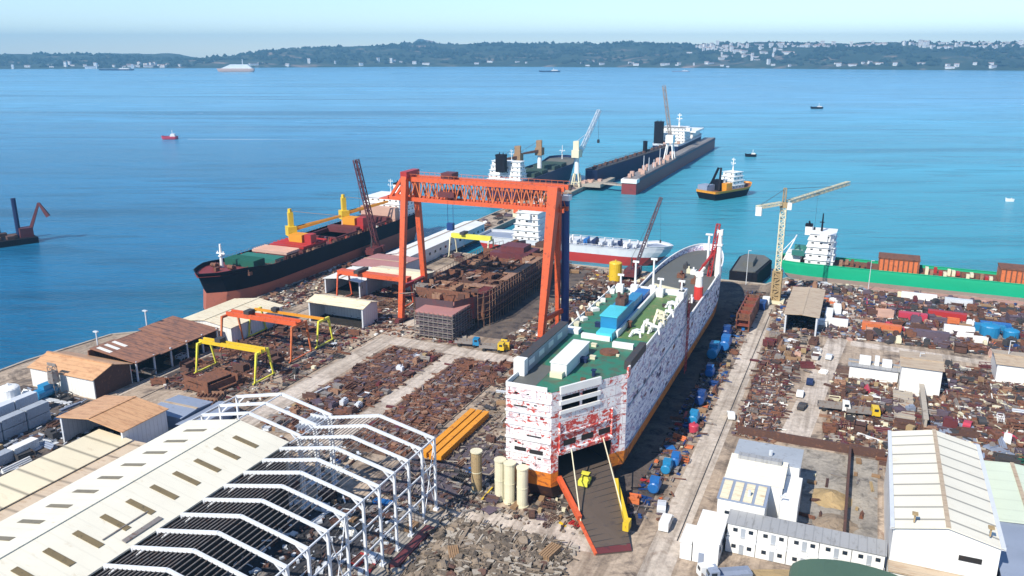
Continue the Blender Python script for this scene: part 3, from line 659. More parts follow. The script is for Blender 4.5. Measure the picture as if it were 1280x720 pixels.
b = MB(); b.box(-15, 15, 28, 35, z - 3, z); b.build('bridge_wing', 'cleanwhite', t)
funnel(t, -9, 12, 10, 7, 8, 19, 'hullblack'); mast(t, 3, 38, z, 12, 'cleanwhite', .8, 2)
b = MB(); b.box(-11, 11, 62, 96, 10, 16.5); b.box(-14, 14, 60, 100, 16.5, 18); b.build('stern_platform', 'cleanwhite', t)
b = MB()
for k in range(10): b.cb(rnd.uniform(-8, 9), 3 + k * 2, 11, 2.4, 1.6, rnd.uniform(1, 3))
b.build('deck_machinery', 'pinkbeige', t)
# --- floating dock wall with cranes
t = thing('floating_dock', 'narrow dark red and white floating dock wall with small cranes on top', 'floating dock', -143, 536, 0, R(0))
b = MB(); b.box(-5, 5, 0, 300, -2.6, 5.6); b.build('dock_wall', 'dullred', t)
b = MB(); b.box(-5.3, 5.3, -.4, 300.4, 5.6, 7.4); b.build('upper_wall', 'purplegrey', t)
b = MB(); b.box(-5.4, 5.4, -.6, 7, 5.0, 7.6); b.build('end_wall', 'white', t)
b = MB(); b.box(-4.6, 4.6, 2, 298, 7.4, 7.7)
for y in range(6, 296, 6): b.bar((4.8, y, 7.6), (4.8, y, 8.9), .18)
b.bar((4.8, 3, 8.9), (4.8, 297, 8.9), .18); b.build('walkway', 'steel', t)
b = MB()
for i in range(16): b.cb(rnd.uniform(-3.5, 3), 8 + i * 9, 9, rnd.uniform(1.5, 4), rnd.uniform(2, 6), rnd.uniform(1.5, 3.4))
b.build('deck_gear', 'pinkbeige', t)
b = MB()
for x in (-3.5, 3.5):
    for y in (116, 124): b.bar((x, y, 7.6), (x * .5, 120 + (y - 120) * .5, 21), .8)
b.box(-3, 3, 116, 124, 20, 26); b.build('crane_tower', 'cleanwhite', t)
b = MB(); b.truss((0, 120, 24), (-14, 150, 62), 2.2, 2.2, 12, .35, .25); b.build('crane_jib', 'steel', t)
b = MB()
for y in (30, 45, 60, 78): b.tube((2, y, 7.5), (2, y, 14 + (y % 4) * 3), .3, .2, 6)
b.build('lamp_mast', 'galv', t)

# --- work boat
t = thing('work_boat', 'brown and white work boat with black derrick afloat right of the floating dock', 'work boat', -92, 535, 0, R(-28))
ship_hull(t, 46, 17, [(-2.6, .85, 4, 2), (2.0, .98, 1.5, 0), (3.4, 1, 0, 0)], ['hullblack', 'amber'], 'rust', .9, 1.6, .9, .6, ['hull_bottom', 'hull_side'], .6)
z = tier_block(t, -5.5, 5.5, 20, 33, 2.6, 4, 'cleanwhite', faces=('-y', '+x'))
mast(t, 0, 27, z, 9, 'cleanwhite', .5, 2)
b = MB(); b.box(-7.5, 0, 1, 9, 2.6, 6.5); b.build('machine_house', 'bluegrey', t)
b = MB(); b.bar((-4, 8, 3), (-1, 13, 17), 1.2); b.bar((4, 8, 3), (1, 13, 17), 1.2); b.bar((0, 13, 17), (0, 2, 6), .3); b.cb(0, 12, 6, 5, 4, 7); b.build('derrick', 'hullblack', t)
b = MB(); b.cb(5, 15, 5, 4, 6, 5); b.build('deck_load', 'amber', t)

# --- red and grey ship across the basin
t = thing('cargo_ship', 'red and pale grey ship with orange marked white superstructure lying across the basin', 'ship', -166, 357, 0, R(-90))
ship_hull(t, 92, 17, [(-2.6, .85, 8, 3), (1.9, 1, 3.2, 1), (4.2, 1, 1.2, 0), (5.4, 1, 0, 0)], ['brightred', 'galv', 'galv'], 'bluegrey', 1.2, 1.6, .85, .78, ['hull_bottom', 'hull_side', 'bulwark'], .6)
z = tier_block(t, -7.5, 7.5, 18, 31, 4.3, 5, 'cleanwhite', faces=('+x',), inset=.45)
b = MB(); b.box(-4, 4, 16.5, 19.5, z - 3, z + 3.2); b.build('funnel', 'cream', t)
b = MB(); b.box(4.02, 4.3, 16.9, 19.1, z - 1, z + 2); b.build('funnel_mark', 'orange', t)
mast(t, 0, 26, z, 7)
b = MB(); b.box(-8.6, 8.6, 24, 27, z - 2.8, z - .4); b.build('bridge_wing', 'cleanwhite', t)
for i in range(12):
    b = MB(); y = 36 + i * 3.9; x = rnd.uniform(-2, 3); b.cb(x, y, 5.0 + .6, rnd.uniform(2, 6), 1.8, rnd.uniform(1.2, 3)); b.bar((x, y, 5), (x + 3, y, 5.5), .4); b.tube((-4, y, 4.5), (-4, y, 7), .5)
    b.build('deck_machinery', rnd.choice(['navy', 'galv', 'cleanwhite', 'blue']), t)
mast(t, 0, 80, 5, 7, 'cleanwhite', .3, 1)
b = MB(); b.bar((-8, 33, 6.2), (-8, 74, 6.2), .1).bar((8, 33, 6.2), (8, 74, 6.2), .1)
for y in range(33, 75, 2): b.bar((8, y, 4.6), (8, y, 6.2), .1)
b.build('railing', 'cleanwhite', t)

# --- green ship along the east quay
t = thing('cargo_ship', 'bright green coaster with white stern superstructure moored along the east quay', 'ship', -28.5, 363, 0, R(-90) - R(1.2))
ship_hull(t, 124, 16.5, [(-2.6, .85, 4, 4.5), (-.4, .96, 3, 2.5), (3.9, 1, .5, 0), (5.0, 1, 0, 0)], ['pinkbeige', 'shipgreen', 'shipgreen'], 'rust', 1.1, 1.2, .72, .86, ['hull_bottom', 'hull_side', 'bulwark'], .6)
z = tier_block(t, -7, 7, 10, 21, 4, 5, 'cleanwhite', faces=('+x',), inset=.25)
b = MB(); b.box(-7.8, 7.8, 15, 18, z - 2.8, z - .2); b.build('bridge_wing', 'cleanwhite', t)
funnel(t, -1, 10, z - 2, 3.4, 3, 3.6, 'cleanwhite'); mast(t, 0, 15, z, 7.5, 'hullblack', .45, 2)
b = MB(); b.bar((4, 1, 4), (4, 5, 14), .5).bar((-4, 1, 4), (-4, 5, 14), .5).bar((4, 5, 14), (-4, 5, 14), .5).cb(0, 5, 6, 9, 6, 3.5); b.bar((0, 5, 14), (0, -1, 6), .3); b.build('stern_gantry', 'cleanwhite', t)
b = MB(); b.cb(5.5, 7, 8.6, 2.2, 5, 2).cb(-5.5, 7, 8.6, 2.2, 5, 2); b.build('lifeboat', 'teal', t)
for y0, y1 in ((38, 53), (81, 98)):
    b = MB(); b.box(-4.2, 5, y0, y1, 4.2, 9.4)
    o = b.build('deck_structure', 'orange2', t)
    b = MB()
    for k in range(int((y1 - y0) / 1.8) + 1): b.box(4.9, 5.35, y0 + k * 1.8, y0 + k * 1.8 + .4, 4.2, 9.7)
    b.box(-4.4, 5.4, y0 - .2, y1 + .2, 9.4, 9.8); b.build('stiffener', 'rust', o)
for i in range(15):
    b = MB(); y = 56 + i * 1.6; b.cb(rnd.uniform(-2, 5), y, 5, rnd.uniform(1, 4), 1.2, rnd.uniform(1.2, 3)); b.build('deck_machinery', rnd.choice(['rust', 'rustpale', 'red', 'cream']), t)
for i in range(6):
    b = MB(); y = 24 + i * 2.1; b.cb(rnd.uniform(-2, 5), y, 5.2, 3, 1.3, rnd.uniform(1.5, 3.2)); b.build('deck_machinery', rnd.choice(['rust', 'maroon', 'rustpale']), t)
b = MB()
for i in range(9): b.cb(-6 + rnd.random() * 11, 101 + i * 2.2, 5.2, 2.5, 1.6, 2)
b.build('deck_gear', 'galv', t)

# --- dredger barge far left, with piles
t = thing('dredging_barge', 'dark spud barge with two tall piles and an excavator arm in the open water', 'barge', -394, 262, 0, R(-24))
b = MB(); b.box(-9, 9, -34, 24, -2.6, .4); b.build('hull', 'hullblack', t)
b = MB()
for i in range(14): b.cb(rnd.uniform(-6, 6), rnd.uniform(-30, 16), 1.1, rnd.uniform(2, 5), rnd.uniform(2, 5), rnd.uniform(1, 3))
b.build('deck_gear', 'rust2', t)
for x, y in ((-6, 10), (3, 17)):
    b = MB(); b.tube((x, y, -3), (x, y, 20), 1.1, 1.1, 8); b.build('spud_pile', 'navy', t)
b = MB(); b.box(1, 6, 17, 23, .4, 5); b.bar((4, 22, 3), (7, 27, 17), 1.2, 1.6, .8, 1.0); b.bar((7, 27, 17), (9, 30, 10), .8, 1, 1.6, 1.8); b.build('excavator', 'maroon', t)

# --- far vessels
def small_vessel(label, px, y, L, Bm, hm, sm, tiers, rot, cat='ship', group=None, mh=8, hz=4):
    t = bpy.data.objects.new('boat' if L < 30 else 'ship', None); COL.objects.link(t); t.location = (px, y, 0); t.rotation_euler = (0, 0, rot)
    tag(t, label, cat, group)
    ship_hull(t, L, Bm, [(-2.6, .85, L * .05, L * .03), (-2.5 + hz * .4, 1, L * .02, 0), (-2.5 + hz, 1, 0, 0)], [hm, hm], sm, .5, .6, .8, .7, ['hull_bottom', 'hull_side'], .6, n=10)
    z = -2.5 + hz - .5
    th = max(1.6 if L < 30 else 2.6, 0)
    if tiers == 6: th = 3.0
    for k in range(tiers):
        b = MB(); b.box(-Bm * .35, Bm * .35, L * ((.10 if tiers < 6 else .04) + .022 * k), L * ((.42 if tiers < 6 else .86) - .045 * k), z, z + th); b.build('superstructure', 'cleanwhite', t); z += th
    b = MB(); b.tube((0, L * .3, z), (0, L * .3, z + mh), .04 * L * .2 + .1, n=6); b.build('mast', 'cleanwhite', t)
    return t
def wxy(px, py, z=-2.5):   # reference reading of where a distant vessel floats on the water plane
    p = math.atan(297 / 1036); v = (py - 360) / 1036; d = (90 - z) / (math.sin(p) + v * math.cos(p)); return ((px - 640) / 1036 * d, d * (math.cos(p) - v * math.sin(p)))
x, y = wxy(318, 90); small_vessel('white and pink passenger ship far out on the left side of the bay', x, y, 165, 26, 'pinkbeige', 'cleanwhite', 6, R(92), 'ship', None, 22, 15)
x, y = wxy(167, 88); small_vessel('long low dark freighter at anchor far off near the left shore', x, y, 170, 24, 'navy', 'maroon', 2, R(90), 'ship', None, 8, 6)
x, y = wxy(700, 90); small_vessel('small dark coaster with white stern far out in the middle of the bay', x, y, 95, 16, 'navy', 'maroon', 2, R(90), 'ship', None, 8, 5)
x, y = wxy(862, 90); small_vessel('grey coaster close to the far shore right of the middle', x, y, 80, 14, 'bluegrey', 'maroon', 1, R(88), 'ship', None, 6, 4)
x, y = wxy(214, 84); small_vessel('little white ferry near the gap of the far hills', x, y, 60, 18, 'cleanwhite', 'cleanwhite', 4, R(80), 'boat', None, 10, 5)
x, y = wxy(945, 196); small_vessel('small dark launch near the floating dock end', x, y, 10, 4, 'hullblack', 'darksteel', 1, R(85), 'boat', None, 3, 2.2)
x, y = wxy(1028, 136); small_vessel('small black tug alone in the open bay', x, y, 20, 7, 'hullblack', 'darksteel', 1, R(90), 'boat', None, 5, 3)
x, y = wxy(222, 174); t = small_vessel('small red motor boat with a white wake on the left of the bay', x, y, 17, 8, 'crimson', 'crimson', 2, R(95), 'boat', None, 4, 3)
b = MB(); b.add([(x + 10, y - .8, -2.49), (x + 70, y - 3, -2.49), (x + 150, y - 2, -2.49), (x + 70, y - .6, -2.49), (x + 10, y + .8, -2.49)], [(0, 1, 2, 3, 4)])
struct(b, 'foam', 'galv', 'stuff')
x, y = wxy(1267, 252); small_vessel('tiny white dinghy at the right edge of the bay', x, y, 5, 2, 'cleanwhite', 'cleanwhite', 0, R(80), 'boat', None, 1.5, 1.5)

# ---------------------------------------------------------------- sheds
def shed(name, label, *A, east=None, **K):
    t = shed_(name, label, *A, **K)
    if east:  # darker material on the east wall paints in its shade
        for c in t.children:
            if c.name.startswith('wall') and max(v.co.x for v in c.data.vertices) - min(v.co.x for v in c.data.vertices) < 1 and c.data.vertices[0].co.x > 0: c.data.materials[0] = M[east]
    return t
def shed_(name, label, n0, n1, a0, a1, he, hr, ridge='a', wall='wall', roof='cream_roof', open_='', doors=(), wins=(), group=None, lean=0, ovh=.5, cat='shed', rt=.18, windows_on='', vents=0):
    """open_: sides without wall among 'w','e','s','n' (-n,+n,-a,+a). lean: 1 = mono pitch falling to +n, -1 = falling to -n"""
    t = thing(name, label, cat, (n0 + n1) / 2, (a0 + a1) / 2, 0, 0, group)
    X, Y = (n1 - n0) / 2, (a1 - a0) / 2; th = .3
    # wall outlines follow the roof slope
    def gable(y, sgn):
        if lean: hl, hrr = (hr, he) if lean > 0 else (he, hr); top = [(X, hrr), (-X, hl)]
        elif ridge == 'a': top = [(X, he), (0, hr), (-X, he)]
        else: top = [(X, he), (-X, he)]
        pts = [(-X, 0), (X, 0)] + top; y0, y1 = (y, y + th) if sgn < 0 else (y - th, y)
        k = len(pts); return ([(p[0], y0, p[1]) for p in pts] + [(p[0], y1, p[1]) for p in pts], [tuple(range(k)), tuple(range(k, 2 * k))[::-1]] + [(i, k + i, k + (i + 1) % k, (i + 1) % k) for i in range(k)])
    def side(x, sgn):
        h = he
        if lean: h = (he if lean > 0 else hr) if sgn > 0 else (hr if lean > 0 else he)
        pts = [(-Y + th, 0), (Y - th, 0), (Y - th, h)] + ([(0, hr)] if ridge == 'n' and not lean else []) + [(-Y + th, h)]
        k = len(pts); x0, x1 = (x - th, x) if sgn > 0 else (x, x + th)
        return ([(x0, p[0], p[1]) for p in pts] + [(x1, p[0], p[1]) for p in pts], [tuple(range(k))[::-1], tuple(range(k, 2 * k))] + [(i, (i + 1) % k, k + (i + 1) % k, k + i) for i in range(k)])
    b = MB(); n = 0
    for cc, fn, q in (('s', gable, (-Y, -1)), ('n', gable, (Y, 1)), ('w', side, (-X, -1)), ('e', side, (X, 1))):
        if cc in open_: continue
        b = MB(); b.add(*fn(*q)); b.build('wall', 'wall_y' if wall == 'wall' and cc in 'we' else wall, t)
    if open_:     # steel posts and a door head beam on the open side
        b = MB()
        if 's' in open_ or 'n' in open_:
            for k in range(3):
                for yy, cc in ((-Y + .2, 's'), (Y - .2, 'n')):
                    if cc in open_ and k != 1: MB().cb(-X + .3 + (2 * X - .6) * k / 2, yy, he / 2, .5, .5, he).build('post', 'galv', t)
        for xx, cc in ((-X + .3, 'w'), (X - .3, 'e')):
            if cc in open_:
                m = max(2, int(2 * Y / 8)); hh = he
                for k in range(m + 1): MB().cb(xx, -Y + .3 + (2 * Y - .6) * k / m, hh / 2, .35, .35, hh).build('post', 'galv', t)
        b = MB(); b.box(-X + .4, X - .4, -Y + .4, Y - .4, .02, .08); b.build('floor', 'darkin', t)  # near-black floor sheet, interior shade painted in
    x0, x1, y0, y1 = -X - ovh, X + ovh, -Y - ovh, Y + ovh; e = .12
    rb = MB()
    if lean:
        hl, hrr = (hr, he) if lean > 0 else (he, hr)
        rb.slab([(x0, y0, hl + e), (x1, y0, hrr + e), (x1, y1, hrr + e), (x0, y1, hl + e)], rt)
    elif ridge == 'a':
        rb.slab([(x0, y0, he + e), (0, y0, hr + e), (0, y1, hr + e), (x0, y1, he + e)], rt); rb.slab([(0, y0, hr + e), (x1, y0, he + e), (x1, y1, he + e), (0, y1, hr + e)], rt)
    else:
        rb.slab([(x0, y0, he + e), (x1, y0, he + e), (x1, 0, hr + e), (x0, 0, hr + e)], rt); rb.slab([(x0, 0, hr + e), (x1, 0, hr + e), (x1, y1, he + e), (x0, y1, he + e)], rt)
    ro = rb.build('roof', roof, t)
    b = MB()
    if ridge == 'a' and not lean: b.box(-.35, .35, y0, y1, hr + e, hr + e + .15)
    elif not lean: b.box(x0, x1, -.35, .35, hr + e, hr + e + .15)
    if b.v: b.build('ridge_cap', {'hall_roof': 'tan_roof', 'orange_roof': 'orange_roof', 'cream_roof': 'cream_roof'}.get(roof, 'tan_roof'), ro)
    for k in range(vents):
        b = MB(); yy = y0 + (y1 - y0) * (k + .5) / vents; b.cb(0, yy, (hr if not lean else (he + hr) / 2) + .6, .8, .8, 1.0); b.cb(0, yy, (hr if not lean else (he + hr) / 2) + 1.2, 1.1, 1.1, .2); b.build('vent', 'galv', ro)
    for (sd, pos, w, h) in doors:
        b = MB()
        if sd in 'sn': yy = -Y - .06 if sd == 's' else Y + .06; b.box(pos - w / 2, pos + w / 2, yy - .05, yy + .05, .05, h)
        else: xx = X + .06 if sd == 'e' else -X - .06; b.box(xx - .05, xx + .05, pos - w / 2, pos + w / 2, .05, h)
        b.build('door', 'bluegrey', t)
    for sd in windows_on:
        L = 2 * X if sd in 'sn' else 2 * Y; m = max(2, int(L / 5))
        for k in range(m):
            p = -L / 2 + L * (k + .5) / m
            if sd == 's': window(t, p, -Y - .03, he * .55, 1.5, 1.1, '-y')
            elif sd == 'n': window(t, p, Y + .03, he * .55, 1.5, 1.1, '+y')
            elif sd == 'e': window(t, X + .03, p, he * .55, 1.5, 1.1, '+x')
            else: window(t, -X - .03, p, he * .55, 1.5, 1.1, '-x')
    return t
shed('shed', 'white waterfront shed with tan orange pitched roof at the west end of the quay', -207, -183, 145.5, 158, 5.6, 7.8, 'n', 'wall', 'orange_roof', east='rust2')  # dark brown east wall: its shade painted into the cladding colour
# the small logo-like lattice mast standing before its wall
b = MB(); b.truss((0, 0, 0), (0, 0, 8.5), 1.6, 1.6, 6, .14, .1); b.cb(0, 0, 9, 3.2, .2, .8); b.tube((0, 0, 4), (0, 0, 7), 1.5, 1.3, 8)
single(b, 'lattice_mast', 'steel', 'small steel lattice mast before the white waterfront shed', 'mast', -195, 143.2)
t = thing('lean_to_shed', 'long open fronted quay shed with rust brown roof beside the waterfront shed', 'shed', -191, 158.4)
for k, (a0, a1, nw, rf, hh) in enumerate(((.2, 9, 8, 'brown_roof', 6.6), (9.2, 19, 7.5, 'brown_roof', 6.2), (19.2, 33.5, 9.5, 'brown_roof', 6.4))):
    b = MB(); b.slab([(-nw, a0, hh + 1.2), (9.5, a0, hh - .7), (9.5, a1, hh - .7), (-nw, a1, hh + 1.2)], .18); ro = b.build('roof', rf, t)
    if k == 0:
        for q in range(3):
            b = MB(); b.slab([(-7 + .5, a0 + 1 + q * 2.7, hh + 1.27), (-1, a0 + 1 + q * 2.7, hh + .42), (-1, a0 + 2.2 + q * 2.7, hh + .42), (-7 + .5, a0 + 2.2 + q * 2.7, hh + 1.27)], .06); b.build('pale_roof_panel', 'white', ro)
b = MB(); b.box(-9, -8.7, .2, 33, 0, 7); b.box(-8.7, 9, 33, 33.3, 0, 6); b.build('wall', 'brown_roof', t)
b = MB()
for k in range(6): MB().cb(8.8, .8 + k * 6.4, 3, .4, .4, 6).build('post', 'galv', t)
b = MB(); b.box(-8.6, 9, .4, 33, .02, .08); b.build('floor', 'darkin', t)  # dark floor colour stands for the shade under the roof
for a, hh in ((163.5, 11), (182, 12)):
    b = MB(); b.tube((0, 0, 0), (0, 0, hh), .28, .2, 6); b.cb(0, 0, hh, 1.6, .8, .3)
    single(b, 'lamp_post', 'galv', 'short pale lamp post on the sea side of the open fronted quay shed' if hh == 11 else 'taller pale lamp post at the far end of the open fronted quay shed', 'lamp post', -201.5, a)
shed('workshop', 'long white workshop with cream roof beside the bow of the bulk carrier', -199, -178.5, 193.5, 219, 5.8, 7.2, 'a', 'wall', 'cream_roof')
shed('open_shed', 'white open fronted shed with cream roof and scrap inside behind the orange gantry', -171, -149, 223.5, 232.5, 7, 8.2, 'n', 'wall', 'cream_roof', open_='s')
shed('shed', 'small white shed with pale roof between the workshop and the second orange gantry', -186, -170, 254, 272, 6, 7, 'a', 'wall', 'cleanwhite', open_='s')
shed('portal_shed', 'wide white framed shed with dark opening left of the goliath crane leg', -170, -147, 258, 270, 8.6, 9.4, 'n', 'wall', 'cream_roof', open_='se')
shed('flat_roof_shed', 'low shed with dull pink and grey roof behind the second orange gantry', -188, -168, 276, 296, 6, 6.4, 'n', 'wall', 'pink_roof')
shed('pier_shed', 'long narrow white shed running out along the pier', -184, -173, 297, 372, 6.2, 7.2, 'a', 'wall', 'cleanwhite', windows_on='e')
shed('workshop', 'orange roofed workshop with dark open front beside the big white hall', -169, -149, 124, 137, 6.6, 8.0, 'a', 'wall_y', 'orange_roof', open_='s')
# low roofs, lower left
t = shed('low_shed', 'long low shed with cream sectioned roof along the left side of the white hall', -156.5, -147.2, 50, 124, 4.6, 5.4, 'a', 'wall_y', 'section_roof', lean=1)
shed('low_shed', 'low shed with pinkish tan roof tight against the left wall of the white hall', -146.4, -126, 50, 124.5, 4.2, 4.6, 'a', 'wall_y', 'tan_cream', lean=-1)
# right side
shed('shed', 'tan roofed shed with dark open end beside the tower crane', -18.8, -8.6, 274.5, 309, 6.6, 7.0, 'a', 'wall', 'tan_roof', open_='s')
shed('white_workshop', 'tall white block with tan flat roof in the middle of the right hand yard', 15.3, 25.2, 235.5, 247.5, 7.6, 7.9, 'n', 'cleanwhite', 'tan_roof')
t = shed('office_annex', 'low white annex running left from the tall white block', 2.3, 15, 241, 246, 3.8, 4.0, 'n', 'cleanwhite', 'grey_roof')
b = MB(); b.box(-4, -1, -1.5, 1.5, 4.1, 6).box(2, 4.5, -1.5, 1.5, 4.1, 5.6).box(0, 1.2, -1, 1, 4.1, 6.5); b.build('roof_unit', 'cleanwhite', t)
shed('shed', 'tan roofed white shed cut by the right edge of the yard', 40.5, 58, 254, 266, 5.4, 6.2, 'n', 'cleanwhite', 'tan_roof')
t = shed('white_hall', 'large white hall with ribbed cream roof and small dark gable window at the lower right', 11.2, 27.2, 139.5, 178.5, 12.2, 14.2, 'a', 'cleanwhite', 'hall_roof', cat='hall')
b = MB(); b.box(2.2, 5.6, -19.66, -19.5, 8.6, 9.5); b.build('gable_window', 'darkin', t)
b = MB(); b.box(-8.6, -7.9, -20, 20, 12.1, 12.6).box(7.9, 8.6, -20, 20, 12.1, 12.6); b.build('gutter', 'galv', t)
b = MB(); b.box(-8.0, 8.0, -22.5, -19.55, .02, 5.6); o = b.build('front_offices', 'cleanwhite', t)
b = MB(); b.box(-8.2, 8.2, -22.8, -19.55, 5.6, 5.9); b.build('roof', 'tan_roof', o)
for k in range(4): window(o, -6 + 4 * k, -22.53, 4.0, 1.1, .9)
for k in range(4): window(o, -6 + 4 * k, -22.53, 1.5, 1.1, .9)
for k, (x, y) in enumerate(((-5, -18.6), (6.3, -18.4))):
    b = MB(); b.bar((x, y, 13.4), (x, y, 14.9), .25).cb(x, y, 15, .9, .9, .3); b.build('roof_vent', 'sand', t)
shed('hall', 'pale green roofed hall on the right of the large white hall', 28.4, 41, 158.5, 182.5, 7.2, 7.8, 'a', 'cleanwhite', 'mint_roof', cat='hall')
shed('hall', 'grey roofed hall at the lower right corner in front of the pale green roof', 28.4, 44, 128, 158.2, 7.0, 7.4, 'a', 'bluegrey', 'bluegrey', cat='hall')
# stepped white building
t = thing('workshop_block', 'stepped white building with three roof levels and cream roof strips beside the road', 'building', -12.5, 158)
b = MB(); b.box(-6.5, 2.2, -12.3, -5, 0, 7.6); b.build('front_block', 'cleanwhite', t)
b = MB(); b.slab([(-6.7, -12.5, 7.7), (2.4, -12.5, 7.7), (2.4, -4.9, 8.3), (-6.7, -4.9, 8.3)], .15); ro = b.build('roof', 'bluegrey', t)
for k in range(4):
    b = MB(); b.slab([(-6.2 + 2.15 * k, -12.2, 7.85), (-4.6 + 2.15 * k, -12.2, 7.85), (-4.6 + 2.15 * k, -5.8, 8.32), (-6.2 + 2.15 * k, -5.8, 8.32)], .1); b.build('roof_strip', 'cream_roof', ro)
b = MB(); b.box(-6.3, 4.6, -4.9, 4, 0, 8.2); b.build('middle_block', 'cleanwhite', t)
b = MB(); b.slab([(-6.5, -5, 8.35), (4.8, -5, 8.35), (4.8, 4.2, 9.3), (-6.5, 4.2, 9.3)], .15); b.build('roof', 'pale_roof', t)
b = MB(); b.box(-6, 7.0, 4.1, 12.4, 0, 8.6).box(4.7, 7.8, -8, 4, 0, 6.6); b.build('rear_block', 'cleanwhite', t)
b = MB(); b.slab([(-6.2, 4, 8.8), (7.2, 4, 8.8), (7.2, 12.6, 8.8), (-6.2, 12.6, 8.8)], .2); b.build('roof', 'greyblue_box', t)
b = MB(); b.box(-5, 3.6, 2.5, 4.05, 8.75, 9.9); b.build('clerestory', 'grey_roof', t)
for k in range(3): window(t, -4.5 + 3 * k, -12.33, 4.8, 1.1, .9)
b = MB(); b.tube((-1, -10, 8), (-1, -10, 9.2), .3, n=6).tube((1, 7, 8.9), (1, 7, 10), .4, n=6); b.build('vent', 'galv', t)
# two storey office containers row
def cabin_row(label, n0, a0, units, L=5.9, D=2.9, floors=2, rot=0, roofm='grey_roof', group=None):
    t = thing('office_cabins', label, 'office cabins', n0, a0, 0, rot, group)
    for f in range(floors):
        for k in range(units):
            b = MB(); y = -.0 if f else -1.1; b.box(k * L + .06, (k + 1) * L - .06, y, D + 1, .1 + f * 2.75, 2.75 + f * 2.75)
            o = b.build('cabin', 'cleanwhite', t)
            window(o, k * L + 1.5, y - .04, 1.6 + f * 2.75, .8, .7); window(o, k * L + 4.3, y - .04, 1.6 + f * 2.75, .8, .7)
            b = MB(); b.box(k * L + 2.5, k * L + 3.3, y - .1, y, .15 + f * 2.75, 2.1 + f * 2.75); b.build('door', 'greyblue_box', o)
    b = MB(); b.slab([(-.2, -.3, floors * 2.75 + .12), (units * L + .2, -.3, floors * 2.75 + .12), (units * L + .2, D + 1.3, floors * 2.75 + .5), (-.2, D + 1.3, floors * 2.75 + .5)], .15); b.build('roof', roofm, t)
    b = MB()
    for k in range(units * 3 + 1): b.bar((k * L / 3, -1.3, 2.8), (k * L / 3, -1.3, 3.8), .06)
    b.bar((0, -1.3, 3.8), (units * L, -1.3, 3.8), .06); b.build('railing', 'galv', t)
    return t
cabin_row('two storey row of white office cabins with grey roof ending at the large white hall', -16.3, 141.2, 5, L=5.4)
b = MB(); b.box(-2.3, 2.3, -5, 5, .1, 4.8); b.box(-2.5, 2.5, -5.2, 5.2, 4.8, 5.0); b.box(-4.6, -2.5, -5, 1, .1, 3.6)
t = thing('site_office', 'narrow white site office at the left end of the cabin row beside the road', 'office', -19, 139.5); b.build('wall', 'cleanwhite', t)
b = MB(); b.box(-4.75, -2.5, -5.2, 1.2, 3.6, 3.8).box(-2.5, 2.5, -5.2, 5.2, 5.0, 5.15); b.build('roof', 'cleanwhite', t)
for k in range(3): window(t, 2.33, -3 + 2.6 * k, 2.6, 1.0, .9, '+x')
b = MB(); b.box(-1.2, -.2, -5.08, -4.98, .1, 2.2); b.build('door', 'bluegrey', t)
# green tarpaulin dome at the bottom edge
t = thing('storage_tent', 'dull green rounded roof at the bottom edge before the office cabins', 'tent', 6.2, 127.3)
b = MB(); vs = []; K = 12
for j in range(2):
    for i in range(K + 1): u = math.pi * i / K; vs.append((-10.5 * math.cos(u), (-7, 4.2)[j], 5.2 + 3.6 * math.sin(u)))
b.add(vs, [(i, i + 1, K + 2 + i, K + 1 + i) for i in range(K)] + [tuple(range(K + 1))[::-1], tuple(range(K + 1, 2 * K + 2))]); b.build('cover', 'dome_green', t, smooth=False)
b = MB(); b.box(-10.5, 10.5, -7, 4.2, 0, 5.2); b.build('wall', 'dome_green', t)

# ---------------------------------------------------------------- the big hall with its bare steel bay
t = thing('steel_hall', 'huge hall with a white roofed bay and a bay of bare white steel frames', 'hall', -98, 119)
x0, x1, xr = -25.2, 0, -12.6; ya, yb = -75, 0; he, hr = 16, 18.6
def zr(x): return he + (hr - he) * (1 - abs(x - xr) / 12.6)
b = MB()
b.slab([(x0 - .5, ya, he), (xr, ya, hr), (xr, yb + .4, hr), (x0 - .5, yb + .4, he)], .3); b.slab([(xr, ya, hr), (x1 - .3, ya, he), (x1 - .3, yb + .4, he), (xr, yb + .4, hr)], .3)
ro = b.build('roof', 'pale_roof', t)
for k in range(13):
    y = -5.0 - k * 5.15
    for s in (-1, 1):
        b = MB(); xa, xb = xr + s * 3.6, xr + s * 9.0
        b.slab([(xa, y - .55, zr(xa) + .1), (xb, y - .55, zr(xb) + .1), (xb, y + .55, zr(xb) + .1), (xa, y + .55, zr(xa) + .1)], .12); b.build('skylight', 'skylight', ro)
b = MB(); b.box(xr - .5, xr + .5, ya, yb + .4, hr - .02, hr + .1); b.build('ridge_cap', 'pale_roof', ro)
b = MB(); b.slab([(-2.2, -38.5, 16.7), (-1.4, -38.5, 16.5), (-1.4, -31, 16.5), (-2.2, -31, 16.7)], .2); b.slab([(-4.6, -40, 17.1), (-4.4, -40, 17.1), (-4.4, -31, 17.1), (-4.6, -31, 17.1)], .15); b.build('walkway_board', 'steel', ro)
b = MB(); b.box(x0 - .2, x0 + .1, ya, yb, 0, he - .4); b.build('wall', 'wall_y', t)
b = MB(); b.box(x0, x1 - .5, yb - .1, yb + .15, 8, he - .4); b.build('wall', 'wall', t)
b = MB(); b.box(x1 + .2, x1 + .4, ya, yb - 2, 0, he - .5); b.build('wall', 'darkin', t)
